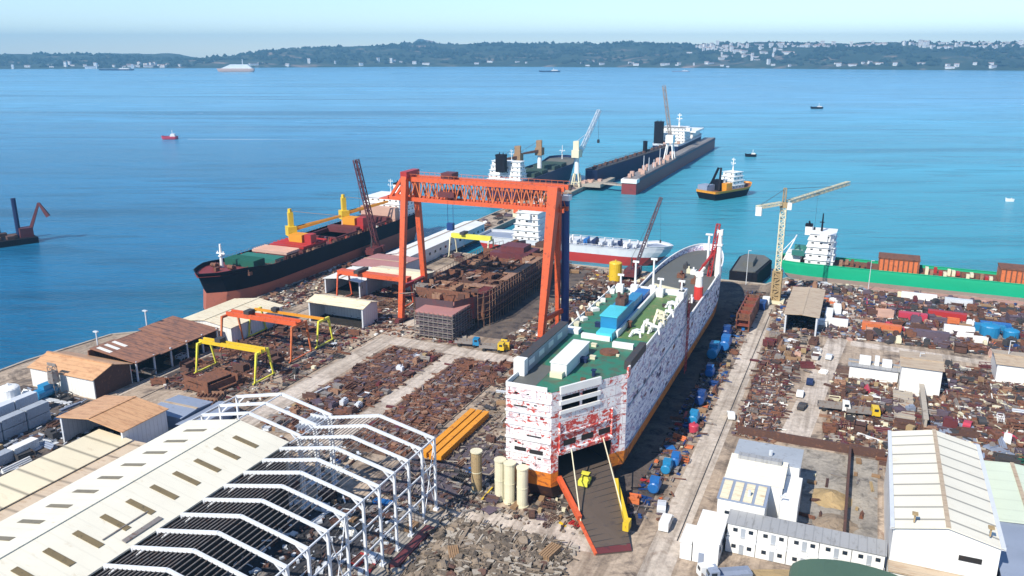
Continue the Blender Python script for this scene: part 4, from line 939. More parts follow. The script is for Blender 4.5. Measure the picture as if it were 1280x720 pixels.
def frame(y, xs, name='portal_frame'):
    """column, kinked rafter, column"""
    b = MB(); a, c = xs; r = (a + c) / 2
    b.bar((a, y, 0), (a, y, he), .42, .45); b.bar((c, y, 0), (c, y, he), .42, .45)
    for s, e in ((a, r), (c, r)):
        b.bar((s, y, he - .1), (e, y, hr), .36, .6)
    b.bar((a, y, he - 2), (a + 2.2, y, he + .1), .3).bar((c, y, he - 2), (c - 2.2, y, he + .1), .3)
    b.cb(a, y, .2, 1, 1, .4).cb(c, y, .2, 1, 1, .4)
    return b.build(name, 'galvwhite', t)
M['galvwhite'] = paint('white_steel', (0.70, 0.74, 0.80, 1), (0.48, 0.5, 0.55, 1), 0.25, 0.8, 0.4)
for k in range(14): frame(13.0 - 5.15 * k, (-.1 if k > 2 else .2, 25.2))
for k in range(3): frame(14.2 - 5.3 * k, (-25.2, 0))
for q in range(21):
    b = MB(); x = .9 + q * .95; zz = he + (hr - he) * (1 - abs(x - 12.6) / 12.6) - .25; b.bar((x, 12.6 if q < 16 else -5, zz), (x, ya, zz), .11, .14); b.build('purlin', 'steel', t)
for q in range(3):
    b = MB(); x = 21.4 + q * 1.3; zz = he + (hr - he) * (1 - abs(x - 12.6) / 12.6) - .25; b.bar((x, 12.6, zz), (x, -2, zz), .13, .16); b.build('purlin', 'steel', t)
b = MB()
for z in (5.5, 10.5): b.bar((25.2, 13, z), (25.2, ya, z), .22, .3)
b.bar((25.2, 13, 0), (25.2, 7.8, he), .15).bar((25.2, 7.8, 0), (25.2, 13, he), .15).bar((25.2, -18, 0), (25.2, -23, he), .15).bar((25.2, -23, 0), (25.2, -18, he), .15)
b.build('wall_girt', 'galvwhite', t)
b = MB(); b.bar((0.2, 13, he), (0.2, 0, he), .2).bar((-25.2, 14, he), (-25.2, 0, he), .2).bar((25.2, 13, he), (25.2, ya, he), .25).bar((-12.6, 14, hr), (-12.6, 0, hr), .2); b.build('eaves_beam', 'galvwhite', t)
b = MB(); b.box(29, 32.5, -30, 6, 0, .5); b.mat(1).box(26.6, 28.6, -8, 6, 0, .9); single(b, 'concrete_footing', ['pinkconcrete', 'maroon'], 'long pale concrete footing in front of the bare steel bay', 'footing', -98, 119)

# ---------------------------------------------------------------- gantry cranes
def goliath():
    t = thing('goliath_crane', 'giant orange goliath gantry crane spanning the middle of the yard', 'gantry crane', -115, 244)
    zt, zb = 49.0, 41.2; yc = 0
    b = MB(); x0, x1 = -33, 30
    for y in (-2.0, 2.0):
        b.bar((x0 + 5, y, zt - .5), (x1, y, zt - .5), 1.0, 1.5); b.bar((x0, y, zb + .5), (x1, y, zb + .5), 1.0, 1.3)
        b.bar((x0, y, zb + .5), (x0 + 5, y, zt - .5), .9)
    b.build('girder_chord', 'orange', t)
    b = MB(); m = 17; L = (x1 - x0 - 6) / m
    for y in (-2.0, 2.0):
        for i in range(m):
            xa = x0 + 5 + i * L; b.bar((xa, y, zb + 1), (xa + L / 2, y, zt - 1), .32); b.bar((xa + L / 2, y, zt - 1), (xa + L, y, zb + 1), .32); b.bar((xa, y, zb + 1), (xa, y, zt - 1), .3)
    for i in range(m + 1):
        xa = x0 + 5 + i * L; b.bar((xa, -2, zt - 1), (xa, 2, zt - 1), .35).bar((xa, -2, zb + .6), (xa, 2, zb + .6), .35)
    b.build('girder_lattice', 'orange2', t)
    # left A-frame: two slender legs
    for y0, yt in ((-9, -3.4), (9, 3.4)):
        b = MB(); b.bar((-26.2, y0, 1.6), (-26.0, yt, zt + 1), 1.7, 1.7, 1.9, 1.9); b.build('leg', 'orange', t)
    b = MB(); b.bar((-26, -4.4, zt + 1), (-26, 4.4, zt + 1), 2.4, 2.2); b.bar((-26.1, -8, 12), (-26.1, 8, 12), 1, 1.2); b.build('leg_cap', 'red', t)
    # right: broad tapering box leg and its rear pair
    b = MB(); b.bar((25.2, -8.6, 1.6), (27.2, -3.0, zt + .2), 1.7, 2.2, 3.2, 4.4); b.build('leg', 'orange', t, label='broad tapering orange box leg')
    b = MB(); b.bar((26.2, 4.2, 1.6), (27.4, -.8, zt - 3), 1.1, 1.2, 1.9, 2.4); b.build('leg', 'orange', t, label='rear orange leg of the broad end')
    b = MB(); b.tube((28.4, 5.4, 1.6), (28.6, 3.2, zt - 4.8), 1.35, 1.35, 12); b.build('leg', 'deepblue', t, label='dark blue cylindrical leg')
    b = MB(); b.cb(28.6, 3.2, zt - 4.0, 3.2, 3.2, 1.6); b.build('leg_head', 'cleanwhite', t)
    b = MB(); b.bar((25.4, -8, 7), (28, 5, 7), 1, 1.3); b.build('tie_beam', 'orange', t)
    for x in (-26.2, 25.4):
        for y in (-9, 8 if x < 0 else 5):
            b = MB(); b.cb(x, y, 1.0, 1.6, 6, 1.2); b.build('bogie', 'maroon', t)
            for k in (-1, 1):
                w = MB(); w.tube((x - .4, y + k * 2, .5), (x + .4, y + k * 2, .5), .5); w.build('wheel', 'darksteel', t)
    b = MB(); b.box(-14, -8, -3.2, 3.2, zb + 2.2, zb + 3.8); b.box(-13, -9, -2.4, 2.4, zt + .4, zt + 2.2); b.build('trolley', 'maroon', t)
    b = MB()
    for x in (-12, -10): b.bar((x, 0, zb + 2), (x, 0, 34), .12)
    b.cb(-11, 0, 33, 2.2, 1.6, 2.4); b.build('hook_block', 'deepblue', t)
    b = MB(); b.box(-33.8, -33.5, -2.5, 2.5, zb + .2, zb + 1.3).box(-37, -33, -2.6, 2.6, zb - .1, zb + .2); b.build('end_platform', 'orange', t)
    b = MB()
    for y in (-2.8, 2.8):
        b.bar((-28, y, zt + 1.3), (30, y, zt + 1.3), .1)
        for k in range(30): b.bar((-28 + 2 * k, y, zt), (-28 + 2 * k, y, zt + 1.3), .08)
    b.build('railing', 'orange2', t)
goliath()
def gantry(label, n0, n1, a, half, h, mat, legmat=None, girder='box', gw=1.1, gh=1.4, over=1.5, splay=1.6):
    t = thing('gantry_crane', label, 'gantry crane', (n0 + n1) / 2, a); X = (n1 - n0) / 2; legmat = legmat or mat
    b = MB()
    if girder == 'box': b.bar((-X - over, 0, h), (X + over, 0, h), gw, gh)
    else:
        for y in (-gw, gw): b.bar((-X - over, y, h), (X + over, y, h), .5, gh)
        for k in range(8): xx = -X + 2 * X * k / 7; b.bar((xx, -gw, h), (xx, gw, h), .3)
    b.build('girder', mat, t)
    for sx in (-1, 1):
        for sy in (-1, 1):
            b = MB(); b.bar((sx * X, sy * half, .8), (sx * X, sy * (half - splay), h - gh * .4), .34, .4, .55, .6); b.build('leg', legmat, t)
        b = MB(); b.bar((sx * X, -half - .8, .7), (sx * X, half + .8, .7), .4, .35); b.build('sill_beam', legmat, t)
        b = MB(); b.bar((sx * X, -half + splay - .2, h - gh * .4), (sx * X, half - splay + .2, h - gh * .4), .7, .7); b.build('end_tie', legmat, t)
        for sy in (-1, 1):
            w = MB(); w.tube((sx * X - .25, sy * half, .35), (sx * X + .25, sy * half, .35), .35, n=8); w.build('wheel', 'darksteel', t)
    b = MB(); b.box(-X * .4 - 1, -X * .4 + 1, -gw - .3, gw + .3, h + gh / 2, h + gh / 2 + 1.1); b.bar((-X * .4, 0, h), (-X * .4, 0, h * .55), .08); b.cb(-X * .4, 0, h * .52, .5, .4, .8); b.build('trolley', 'darksteel', t)
    return t
gantry('orange gantry crane straddling the scrap yard in front of the white workshop', -177.5, -151.2, 192.4, 5.0, 11.4, 'orange', 'orange2', 'double', 1.2, 1.4, 0)
gantry('orange gantry crane with wide beam left of the goliath crane', -174.5, -147.8, 250, 5.0, 10.8, 'orange', 'orange', 'box', 3.2, 1.6, 1.5)
gantry('bright yellow gantry crane nearest to the big white hall', -171, -150, 173.8, 4.0, 9.2, 'yellow', 'lime', 'double', .9, 1.1, .6)
gantry('yellow legged gantry crane behind the orange gantry in front of the open shed', -178, -151.5, 205, 4.2, 8.8, 'amber', 'lime', 'box', .6, .8, .3)
gantry('lime yellow gantry beam crane at the foot of the pier', -168.5, -149.5, 328, 4.0, 9.5, 'lime', 'cream', 'box', 2.0, 2.0, .3)
# tower crane
t = thing('tower_crane', 'pale yellow tower crane with long jib standing beside the tan roofed shed', 'tower crane', -25.2, 310)
b = MB(); b.truss((0, 0, 12), (0, 0, 36), 1.9, 1.9, 15, .32, .2); b.build('mast', 'cream', t)
b = MB(); b.truss((0, 0, .8), (0, 0, 12), 2.8, 2.8, 5, .7, .45); b.box(-1.1, 1.1, -1.1, 1.1, .8, 11.6); b.build('mast_base', 'sand', t)
b = MB(); b.box(-3.2, 3.2, -3.2, 3.2, 0, .9); b.build('base_frame', 'cream', t)
b = MB(); b.box(-1.3, 1.3, -1.3, 1.3, 35.6, 37.4); b.truss((0, 0, 37.4), (0, 0, 42.5), 1.0, 1.0, 3, .25, .15); b.build('slewing_head', 'sand', t)
b = MB(); b.truss((1, 1.5, 37.2), (20, 52, 38.2), 1.3, 1.3, 26, .26, .15); b.build('jib', 'cream', t)
b = MB(); b.truss((-1, -1.5, 37.2), (-8, -10.5, 36.8), 1.3, 1.0, 6, .24, .14); b.build('counter_jib', 'cream', t)
b = MB(); b.cb(-7.4, -10, 35.4, 2.0, 2.4, 3.0); b.build('counterweight', 'cleanwhite', t)
b = MB(); b.bar((0, 0, 42.3), (14, 37, 38.6), .12).bar((0, 0, 42.3), (-7, -10, 37.6), .12); b.build('pendant', 'darksteel', t)
b = MB(); b.box(1.2, 2.8, -1.2, .6, 35, 37.4); b.build('cab', 'cleanwhite', t)
b = MB(); b.bar((10, 26, 37), (10, 26, 24), .07).cb(10, 26, 23.6, .7, .7, 1.0).cb(10, 26, 37, 1.4, 1.6, .5); b.build('hook', 'darksteel', t)

# ---------------------------------------------------------------- hull under construction and scaffold block
t = thing('ship_under_construction', 'rust brown unfinished ship hull on the building berth under the goliath crane', 'ship', -126, 231)
b = MB()
prof = lambda y: min(1, .55 + y / 28) if y < 15 else 1 - max(0, (y - 70) / 26) ** 2 * .7
ys = [0, 4, 9, 15, 25, 40, 55, 70, 80, 88, 94]
for s in (-1, 1):
    vs = []
    for z, f in ((1.2, .55), (3.2, .92), (11.2, 1.0)): vs += [(s * 13.6 * prof(y) * f, y, z) for y in ys]
    N = len(ys); b.add(vs, [(k * N + i, k * N + i + 1, (k + 1) * N + i + 1, (k + 1) * N + i) for k in range(2) for i in range(N - 1)])
b.box(-7, 7, -.2, .1, 1.2, 11); b.build('shell_plating', 'hullplate', t)
b = MB(); b.box(-12.6, 12.6, 14, 86, 9.0, 9.3); b.build('deck', 'rust', t)
for k in range(17):
    b = MB(); y = 6 + k * 5.1; w = 13.3 * prof(y); zt = 11.2 + (1.5 if k % 4 == 0 else 0)
    b.box(-w, w, y - .12, y + .12, 2 + (7.3 if 14 < y < 86 else 0), 10.6 if k % 3 else zt); b.build('bulkhead', rnd.choice(['rust', 'rustpale', 'rust2']), t)
for k, x in enumerate((-9, -4.5, 4.5, 9)):
    b = MB(); b.box(x - .12, x + .12, 16, 84, 9.3, 11.0); b.build('girder', 'rust', t)
for i in range(96):
    b = MB(); x = rnd.uniform(-12.5, 11); y = rnd.uniform(3, 86); z = rnd.choice([9.4, 10.4, 11.0]); r = rnd.random()
    if r < .35: b.box(x, x + rnd.uniform(1, 3.5), y, y + rnd.uniform(1, 4), z, z + rnd.uniform(.12, .7), rnd.uniform(-.3, .3))
    elif r < .7:
        for q in range(3): b.bar((x, y + q, z + .3), (x + rnd.uniform(-4, 4), y + q + rnd.uniform(-5, 5), z + .3 + rnd.random() * .6), .25)
    else:
        w, l, h = rnd.uniform(1.5, 4), rnd.uniform(2, 6), rnd.uniform(.6, 1.6)
        for q in range(4): b.box(x, x + w, y + l * q / 3, y + l * q / 3 + .12, z - .6, z + h)
        b.box(x, x + .12, y, y + l, z - .6, z + h).box(x + w - .12, x + w, y, y + l, z - .6, z + h * .8)
    b.build('hull_section', rnd.choice(['rust', 'rustpale', 'rustpale', 'rust2', 'pinkconcrete', 'maroon', 'rust', 'steel']), t)
b = MB(); b.box(-8, 8, 62, 76, 9.3, 12.6).box(-5, 5, 66, 74, 12.6, 14.6); b.build('deck_house', 'maroon', t)
for z in (3.4, 5.6, 7.8):
    b = MB(); b.box(13.3, 13.75, 12, 80, z, z + .3); b.build('shell_stringer', 'rust2', t)
b = MB(); b.box(4, 13, 18, 22, 11.2, 11.5).box(10.5, 13.2, 30, 80, 11.2, 11.5); b.build('walkway', 'rustpale', t)
for s in (-1, 1):
    b = MB()
    for k in range(34): y = 8 + k * 2.3; w = 13.6 * prof(y) + .8; b.bar((s * w, y, 0), (s * w, y, 12.4), .13)
    for z in (3, 5.5, 8, 10.5, 12.3):
        for k in range(33): y = 8 + k * 2.3; b.bar((s * (13.6 * prof(y) + .8), y, z), (s * (13.6 * prof(y + 2.3) + .8), y + 2.3, z), .13)
    b.build('scaffolding', 'rustpale', t)
t = thing('scaffolded_block', 'square scaffolded hull block with dull pink top in front of the unfinished hull', 'hull block', -122.5, 224)
b = MB(); b.box(-6.8, 6.8, 0, 16, 8.3, 8.9); b.build('top_plate', 'pink_roof', t)
b = MB(); b.box(-5.8, 5.8, 1, 15, .3, 8.3)
for k in range(5): b.box(-6.0, 6.0, .8, 1, .4 + k * 1.7, .9 + k * 1.7)
b.build('block_body', 'purplegrey', t)
b = MB()
for z in [1.6 * k + .8 for k in range(5)]:
    b.box(-6.9, 6.9, -.4, .5, z, z + .1).box(6.0, 6.9, 0, 16, z, z + .1); b.bar((-6.9, -.4, z + 1), (6.9, -.4, z + 1), .1).bar((6.9, 0, z + 1), (6.9, 16, z + 1), .1)
for k in range(9): b.bar((-6.9 + 1.72 * k, -.4, 0), (-6.9 + 1.72 * k, -.4, 9), .13); b.bar((6.9, 2 * k, 0), (6.9, 2 * k, 9), .13)
for k in range(8): b.bar((-6.9 + 1.72 * k, -.4, .8 + (k % 4) * 1.6), (-5.2 + 1.72 * k, -.4, 2.4 + (k % 4) * 1.6), .1)
b.build('scaffolding', 'steel', t)

# ---------------------------------------------------------------- the ferry in dry dock
def ferry():
    t = thing('ferry', 'huge white and red patched ferry with green deck on the slipway, ramp down', 'ferry', -51.5, 150.6, 1.6)
    t.scale = (.97, .97, .985)
    HW = 10.8
    def side_pts(s, y0):
        pts = [(s * HW, y0)] + [(s * HW, y) for y in range(int(y0) + 6, 120, 6)]
        for i in range(13):
            u = i / 12 * math.pi / 2; pts.append((s * HW * math.cos(u) ** .9 if i < 12 else 0, 120 + 47 * math.sin(u)))
        return pts
    R_, L_ = side_pts(1, 8.4), side_pts(-1, -8.0)
    stern = [(-HW, -8.0), (-.6, -8.0)]; cham = [(-.6, -8.0), (9.8, 7.4), (HW, 8.4)]
    def wallband(pts, z0, z1, in0=1.0, in1=1.0, zf=None, flip=False, bow0=0, bow1=0):
        b = MB(); f = lambda p, k, bw: (p[0] * k, (p[1] - bw * max(0, (p[1] - 120) / 47)) if p[1] > 0 else p[1] + (1 - k) * 8)
        vs = [(*f(p, in0, bow0), z0) for p in pts] + [(*f(p, in1, bow1), (z1 if zf is None else zf(p))) for p in pts]; n = len(pts)
        b.add(vs, [((i, i + 1, n + i + 1, n + i) if not flip else (i + 1, i, n + i, n + i + 1)) for i in range(n - 1)]); return b
    full = L_[::-1] + [(-.6, -8.0), (9.8, 7.4)] + R_
    fl = L_[::-1] + [(-.6, -8.0), (.5, -6.4)]; fr = [(8.2, 5.0), (9.8, 7.4)] + R_
    wallband(full, -.7, 2.3, .8, .98, bow0=30, bow1=12).build('hull_bottom', 'ferrybottom', t)
    wallband(fl, 2.3, 5.6, .98, 1, bow0=12, bow1=8).build('boot_band', 'ferryband', t)
    wallband(fr, 2.3, 5.6, .98, 1, bow0=12, bow1=8).build('boot_band', 'ferryband', t)
    low = [p for p in R_]; topz = lambda p: 24.0 if p[1] <= 72 else (16.3 + max(0, (p[1] - 110) / 57) * 1.5)
    Rn = [p for p in R_ if p[1] <= 71] + [(HW, 72.0), (HW, 72.01)] + [p for p in R_ if p[1] > 72.5]
    Ln = [p for p in L_ if p[1] <= 71] + [(-HW, 72.0), (-HW, 72.01)] + [p for p in L_ if p[1] > 72.5]
    for pts, nm in ((Rn, 'side_plating'), (Ln, 'side_plating')):
        wallband(pts, 5.6, 0, 1, 1, zf=lambda p: 24.0 if p[1] <= 72 else 16.3 + max(0, (p[1] - 110) / 57) * 1.5, bow0=8).build(nm, 'ferryside', t)
    wallband(stern, 5.6, 23.6).build('stern_plating', 'ferrystern', t)
    # ramp face with its opening
    c0, c1 = Vector((-.6, -8.0, 0)), Vector((9.8, 7.4, 0)); d = (c1 - c0); Lc = d.length; d.normalize(); nn = Vector((d.y, -d.x, 0))
    P_ = lambda s, z, o=0: tuple(c0 + d * s + nn * o + Vector((0, 0, z)))
    b = MB(); s0, s1, zo = 1.9, 16.2, 9.4
    def q(sa, sb, za, zb): b.add([P_(sa, za), P_(sb, za), P_(sb, zb), P_(sa, zb)], [(0, 1, 2, 3)])
    q(0, s0, 5.6, 14.6); q(s1, Lc, 5.6, 14.6); q(s0, s1, zo, 16.4); b.build('ramp_face_plating', 'ferrychamfer', t); b = MB(); q(s0, s1, 1.2, 3.4); b.build('sill', 'darkin', t); b = MB(); q(0, s0, 14.6, 23.6); q(s1, Lc, 14.6, 23.6); q(s0, s1, 16.4, 19.0); q(s0, 2.6, 19, 22.2); q(12.0, s1, 19, 22.2); q(7.2, 7.9, 19, 22.2); q(s0, s1, 22.2, 23.6)
    b.add([(9.8, 7.4, 5.6), (HW, 8.4, 5.6), (HW, 8.4, 23.6), (9.8, 7.4, 23.6)], [(0, 1, 2, 3)])
    b.build('upper_face_plating', 'ferrystern', t)
    b = MB(); vs = [P_(s, z, o) for o in (0, -11) for s, z in ((s0, 3.5), (s1, 3.5), (s1, zo), (s0, zo))]
    b.add(vs, [(4, 5, 6, 7), (0, 4, 7, 3), (1, 2, 6, 5), (3, 7, 6, 2)]); b.build('garage_interior', 'darkin', t)
    b = MB(); b.add([P_(s0, 3.6, 0), P_(s1, 3.6, 0), P_(s1, 3.6, -11), P_(s0, 3.6, -11)], [(0, 1, 2, 3)]); b.build('garage_deck', 'rampsteel', t)
    b = MB(); vs = [P_(s, z, o) for o in (-.02, -4) for s, z in ((2.6, 19), (12, 19), (12, 22.2), (2.6, 22.2))]
    b.add(vs, [(4, 5, 6, 7), (0, 4, 7, 3), (1, 2, 6, 5), (3, 7, 6, 2), (0, 1, 5, 4)]); b.build('deck_recess', 'darkin', t)
    b = MB(); b.bar(P_(2, 23.7, .2), P_(12.6, 23.7, .2), .5, 1.6); b.bar(P_(2, 20.9, .15), P_(12.6, 20.9, .15), .4, .9); b.bar(P_(2, 18.8, .15), P_(12.6, 18.8, .15), .4, .7); b.build('deck_edge_beam', 'cleanwhite', t)
    for k in range(3):
        b = MB(); s = 3.2 + k * 4.7; b.add([P_(s, 11, .05), P_(s + 3.2, 11, .05), P_(s + 3.2, 12.3, .05), P_(s, 12.3, .05)], [(0, 1, 2, 3)]); b.build('ramp_face_recess', 'darkin', t)  # flat dark quads paint the shade of recesses
    b = MB()
    for s in (2.0, 16.0): b.bar(P_(s, 9.8, .2), P_(s, 16.6, .2), .4, .4)
    b.bar(P_(1.7, 9.8, .25), P_(16.4, 9.8, .25), .5, .8); b.bar(P_(1.7, 14, .25), P_(16.4, 14, .25), .3, .3); b.build('frame_rib', 'ferrychamfer', t)
    # stern belts and slots
    b = MB()
    for z in (21.0, 18.2, 15.3, 12.2, 9.0): b.box(-HW - .15, -.7, -8.25, -8.0, z, z + .35)
    b.build('rubbing_strake', 'cleanwhite', t)
    for x, w, z, h in ((-8.8, 2.6, 9.6, .8), (-5.4, 3.0, 9.4, .9), (-6.0, 3.2, 13.2, .25), (-9, 3, 19.5, .25)):
        b = MB(); b.box(x, x + w, -8.12, -8.02, z, z + h); b.build('stern_opening', 'darkin', t)
    for i in range(26):
        x = rnd.uniform(-11.4, -2.4); z = rnd.choice([22.2, 20.2, 17.4, 14.5, 11.2, 8, 6.4]) + rnd.uniform(-.3, .3); w = rnd.uniform(.2, .9)
        b = MB(); b.box(x, x + w, -8.1, -8.01, z, z + rnd.uniform(.15, .4)); b.build('hull_fitting', rnd.choice(['maroon', 'red', 'darkin', 'purplegrey']), t)
    # side belts, ports, freeing slots
    b = MB()
    b.box(HW - .02, HW + .2, 9.6, 119, 15.2, 15.45).box(HW - .02, HW + .25, 9.6, 119, 5.5, 5.75)
    b.build('rubbing_strake', 'greyblue_box', t)
    for i in range(100):
        y = rnd.uniform(11, 128); z = rnd.uniform(5.4, 23 if y < 70 else 15.4); k = rnd.random()
        b = MB(); w = rnd.uniform(.5, 2.8); h = rnd.uniform(.25, 1.1)
        b.box(HW, HW + .06, y, y + w, z, z + h); b.build('hull_fitting', rnd.choice(['purplegrey', 'bluegrey', 'navy', 'maroon', 'cleanwhite', 'galv', 'greyblue_box']), t)
    b = MB()
    for y in (70.5, 73): b.bar((HW + .7, y, 1), (HW + .7, y, 23), .18)
    for k in range(14): b.bar((HW + .7, 70.5, 1.5 + k * 1.6), (HW + .7, 73, 2.6 + k * 1.6), .14); b.bar((HW + .7, 70.5, 1.5 + k * 1.6), (HW + .7, 73, 1.5 + k * 1.6), .14)
    b.build('access_tower', 'red', t)
    # upper deck
    z = 23.6
    b = MB(); b.prism([(-HW + .1, -7.8), (-.7, -7.8), (9.7, 7.6), (HW - .1, 8.5), (HW - .1, 72), (-HW + .1, 72)], z - .5, z); b.build('upper_deck', 'deckgreen', t)
    b = MB(); b.box(2.4, HW - .3, 30, 70.5, z, z + .05); b.build('deck_patch', 'olive', t)
    MB().box(-10.4, -5, -6.5, 6, z, z + .04).build('deck_patch', 'foredeck', t); MB().box(-6, 1.5, 61, 70, z, z + .05).build('deck_patch', 'foredeck', t)
    b = MB(); b.box(-HW, -HW + .3, -8, 72, z, z + 1).box(-HW, -1.6, -8.1, -7.8, z, z + .9).box(HW - .3, HW, 9.5, 72, z, z + 1.0); b.build('bulwark', 'cleanwhite', t)
    b = MB(); b.box(1.8, 2.4, 30, 72, z, z + 1.6).box(-3, HW, 71.2, 72.2, z - 8, z + 1.5).box(-HW, -3, 71.4, 72.0, z - 8, z + .6).box(9, HW, 66, 72, z, z + 2.4); b.build('deckhouse_wall', 'cleanwhite', t)
    b = MB(); b.box(-HW - .6, -HW + 1.4, 0, 27, z, z + 3.2); o = b.build('funnel_casing', 'greyblue_box', t)
    b = MB(); b.box(-HW - .7, -HW + 1.5, -.1, 27.1, z + 3.2, z + 3.4); b.build('casing_roof', 'darksteel', o)
    b = MB(); b.box(-HW - .8, -HW + 1.7, -2, 0, z - 1, z + 3.6); b.build('casing_end', 'cleanwhite', t)
    for k in range(4): window(o, -HW + 1.42, 3 + k * 6, z + 1.8, 3.2, 1.2, '+x', 'cleanwhite', 'panel')
    b = MB(); b.box(-4.4, -.8, 1.5, 17, z, z + 2.7); b.box(-4.6, -.6, 1.3, 17.2, z + 2.7, z + 2.85); b.build('deck_cabin', 'cleanwhite', t)
    b = MB(); b.box(-4.0, -1.2, -.2, 1.4, z, z + 1.2); b.build('cabin_step', 'cream', t)
    b = MB(); b.box(-2.4, 1.7, 31, 47, z, z + 4.6); b.box(-1.6, 1.2, 47, 58, z, z + 3.6); o = b.build('engine_casing', 'cyanblue', t)
    b = MB(); b.box(-2.6, 1.9, 30.8, 40, z + 4.6, z + 4.9); b.box(-2.2, 1.7, 27, 30.9, z, z + 1.8); b.build('casing_step', 'cyan', o)
    b = MB(); b.box(-1.6, .8, 41, 45, z + 4.6, z + 6.4); b.tube((-1, 42, z + 6), (-1, 42, z + 7.8), .4).tube((.3, 43.5, z + 6), (.3, 43.5, z + 7.4), .4); b.build('exhaust', 'rust2', o)
    b = MB(); b.box(-2.0, 1.4, 58, 66, z, z + 2.6); b.build('vent_house', 'blue', t)
    b = MB(); b.box(-5.8, 1.4, 26.4, 27.6, z, z + 1.1).box(3.0, 8.0, 23, 24.2, z, z + 1.2).box(-11.5, -7.2, 28.5, 31, z, z + 1.1); b.build('skylight_coaming', 'cleanwhite', t)
    b = MB(); b.box(9.4, HW + .1, 10.5, 24, z, z + 1.9); b.build('vent_trunk', 'darksteel', t)
    b = MB(); b.box(10.6, HW + .2, 8.4, 10.2, z - 1, z + 1.3); b.build('bollard_house', 'ferrychamfer', t)
    for k, (x, y) in enumerate(((6.2, 33), (7.6, 38.5), (8.8, 47), (10, 52), (9.8, 37), (9.6, 43), (8.9, 60))):
        b = MB(); h = 1.3 + (k * 7 % 3) * .7; q = rnd.uniform(-.5, .5); b.bar((x - 1.3, y - 1.5, z), (x - .7, y + q, z + h), .5).bar((x + 1.3, y - 1.2, z), (x + .8, y, z + h * .8), .4).bar((x - 1.1, y + q, z + h), (x + 1.1, y, z + h * .8), .55).cb(x + q, y + 2, z + .5, 1.2 + k % 3 * .6, 1.6, 1.0, q).cb(x - q * 2, y + 3, z + .9, .8, .8, 1.8); b.build('davit', ['cleanwhite', 'white', 'cream'][k % 3], t)
    for k in range(9):
        b = MB(); y = 29 + k * 4.6 + rnd.uniform(-1, 1); h = rnd.uniform(.8, 2.4); q = rnd.uniform(-.8, .8); b.bar((-HW + .8, y, z), (-HW - .5, y + 1 + q, z + h), .4).cb(-HW + .6 + abs(q), y + 1, z + .4, 1.2 + abs(q), rnd.uniform(1, 3), .8, q)
        if k % 2: b.bar((-HW + .8, y + 2.4, z), (-HW - .6, y + 1.2 + q, z + h), .35)
        b.build('davit', ['cleanwhite', 'cream', 'white', 'rustpale'][k % 4], t)
    for x, y, h in ((-4, 70, 9), (1.0, 71, 10), (-8, 69, 5), (3.6, 69, 5), (9.6, 69, 5)):
        b = MB(); b.tube((x, y, z), (x, y, z + h), .38, .25, 8).cb(x, y, z + h, 1.8, .5, .5).cb(x, y - .5, z + 1.2, 2, 1.8, 2.4); b.build('mast', 'cleanwhite', t)
    for i in range(13):
        b = MB(); x, y = rnd.uniform(-9, 9), rnd.uniform(-2, 68); s = rnd.uniform(.4, 1.3)
        if x * 1.35 - 6 > y - 2: continue
        if rnd.random() < .5: b.tube((x, y, z), (x, y, z + s * 1.4), s * .4, n=8).cb(x, y, z + s * 1.4, s, s, .2)
        else: b.cb(x, y, z + s * .4, s * 1.4, s, s * .8); b.cb(x, y, z + s * .85, s * 1.6, s * 1.2, .1)
        b.build('deck_fitting', rnd.choice(['cleanwhite', 'darksteel', 'rust', 'cream', 'navy']), t)
    b = MB(); b.tube((3.5, 19, z), (3.5, 19, z + .5), 2.2, 2.2, 14); b.build('hatch', 'rust', t)
    # foredeck
    zf = 15.6; b = MB(); pl = [(-HW + .2, 72.1)] + [(p[0] * .985, p[1] - .2) for p in L_ if p[1] > 72.5] + [(p[0] * .985, p[1] - .2) for p in R_[::-1] if p[1] > 72.5][1:] + [(HW - .2, 72.1)]
    b.prism(pl[::-1], zf - .4, zf); b.build('foredeck', 'foredeck', t)
    b = MB(); f2 = [p for p in L_ if p[1] >= 72] + [p for p in R_[::-1] if p[1] >= 72]
    for p, q2 in zip(f2, f2[1:]):
        zz = lambda p: 16.35 + max(0, (p[1] - 110) / 57) * 1.5; b.bar((*p, zz(p)), (*q2, zz(q2)), .45, .35)
    b.build('bulwark_rail', 'cleanwhite', t)
    b = MB(); b.tube((9.3, 98, zf - 3), (9.3, 98, zf + 4.0), 1.5, 1.4, 12); o = b.build('funnel', 'brightred', t)
    b = MB(); b.tube((9.3, 98, zf + 4.0), (9.3, 98, zf + 7.5), 1.2, 1.0, 12).cb(9.3, 98, zf + 8, 2.4, 1.4, 1.2).bar((8.6, 97, zf + 7), (10.6, 99, zf + 10), .5); b.build('funnel_top', 'white', o)
    b = MB(); b.tube((10.2, 128, zf), (10.2, 128, zf + 15), 1.1, .8, 10).cb(10.2, 128, zf + 11, 2.2, 2.2, .6).cb(10.2, 128, zf + 15.3, 1.8, 1.8, 1.8); b.build('foremast', 'cleanwhite', t)
    b = MB(); b.truss((7.6, 127, zf), (9.4, 128, zf + 18), 1.2, 1.2, 8, .3, .2).bar((9.4, 128, zf + 10), (3.5, 125, zf), .7).bar((9.8, 128, zf + 9), (5.5, 124, zf + 4), .5); b.build('mast_stay', 'red', t)
    b = MB(); b.box(5, HW - .5, 73, 94, zf, zf + .03); b.build('deck_well', 'darkin', t)
    b = MB(); b.tube((3, 150, zf), (3, 150, zf + 9.5), .5, .4, 8).cb(3, 150, zf + 9.6, 2.6, 1.2, .5); b.build('mast', 'cleanwhite', t)
    b = MB(); b.bar((-7, 106, zf + .8), (5, 100, zf + 1.2), .7, .8); b.build('derrick_boom', 'cream', t)
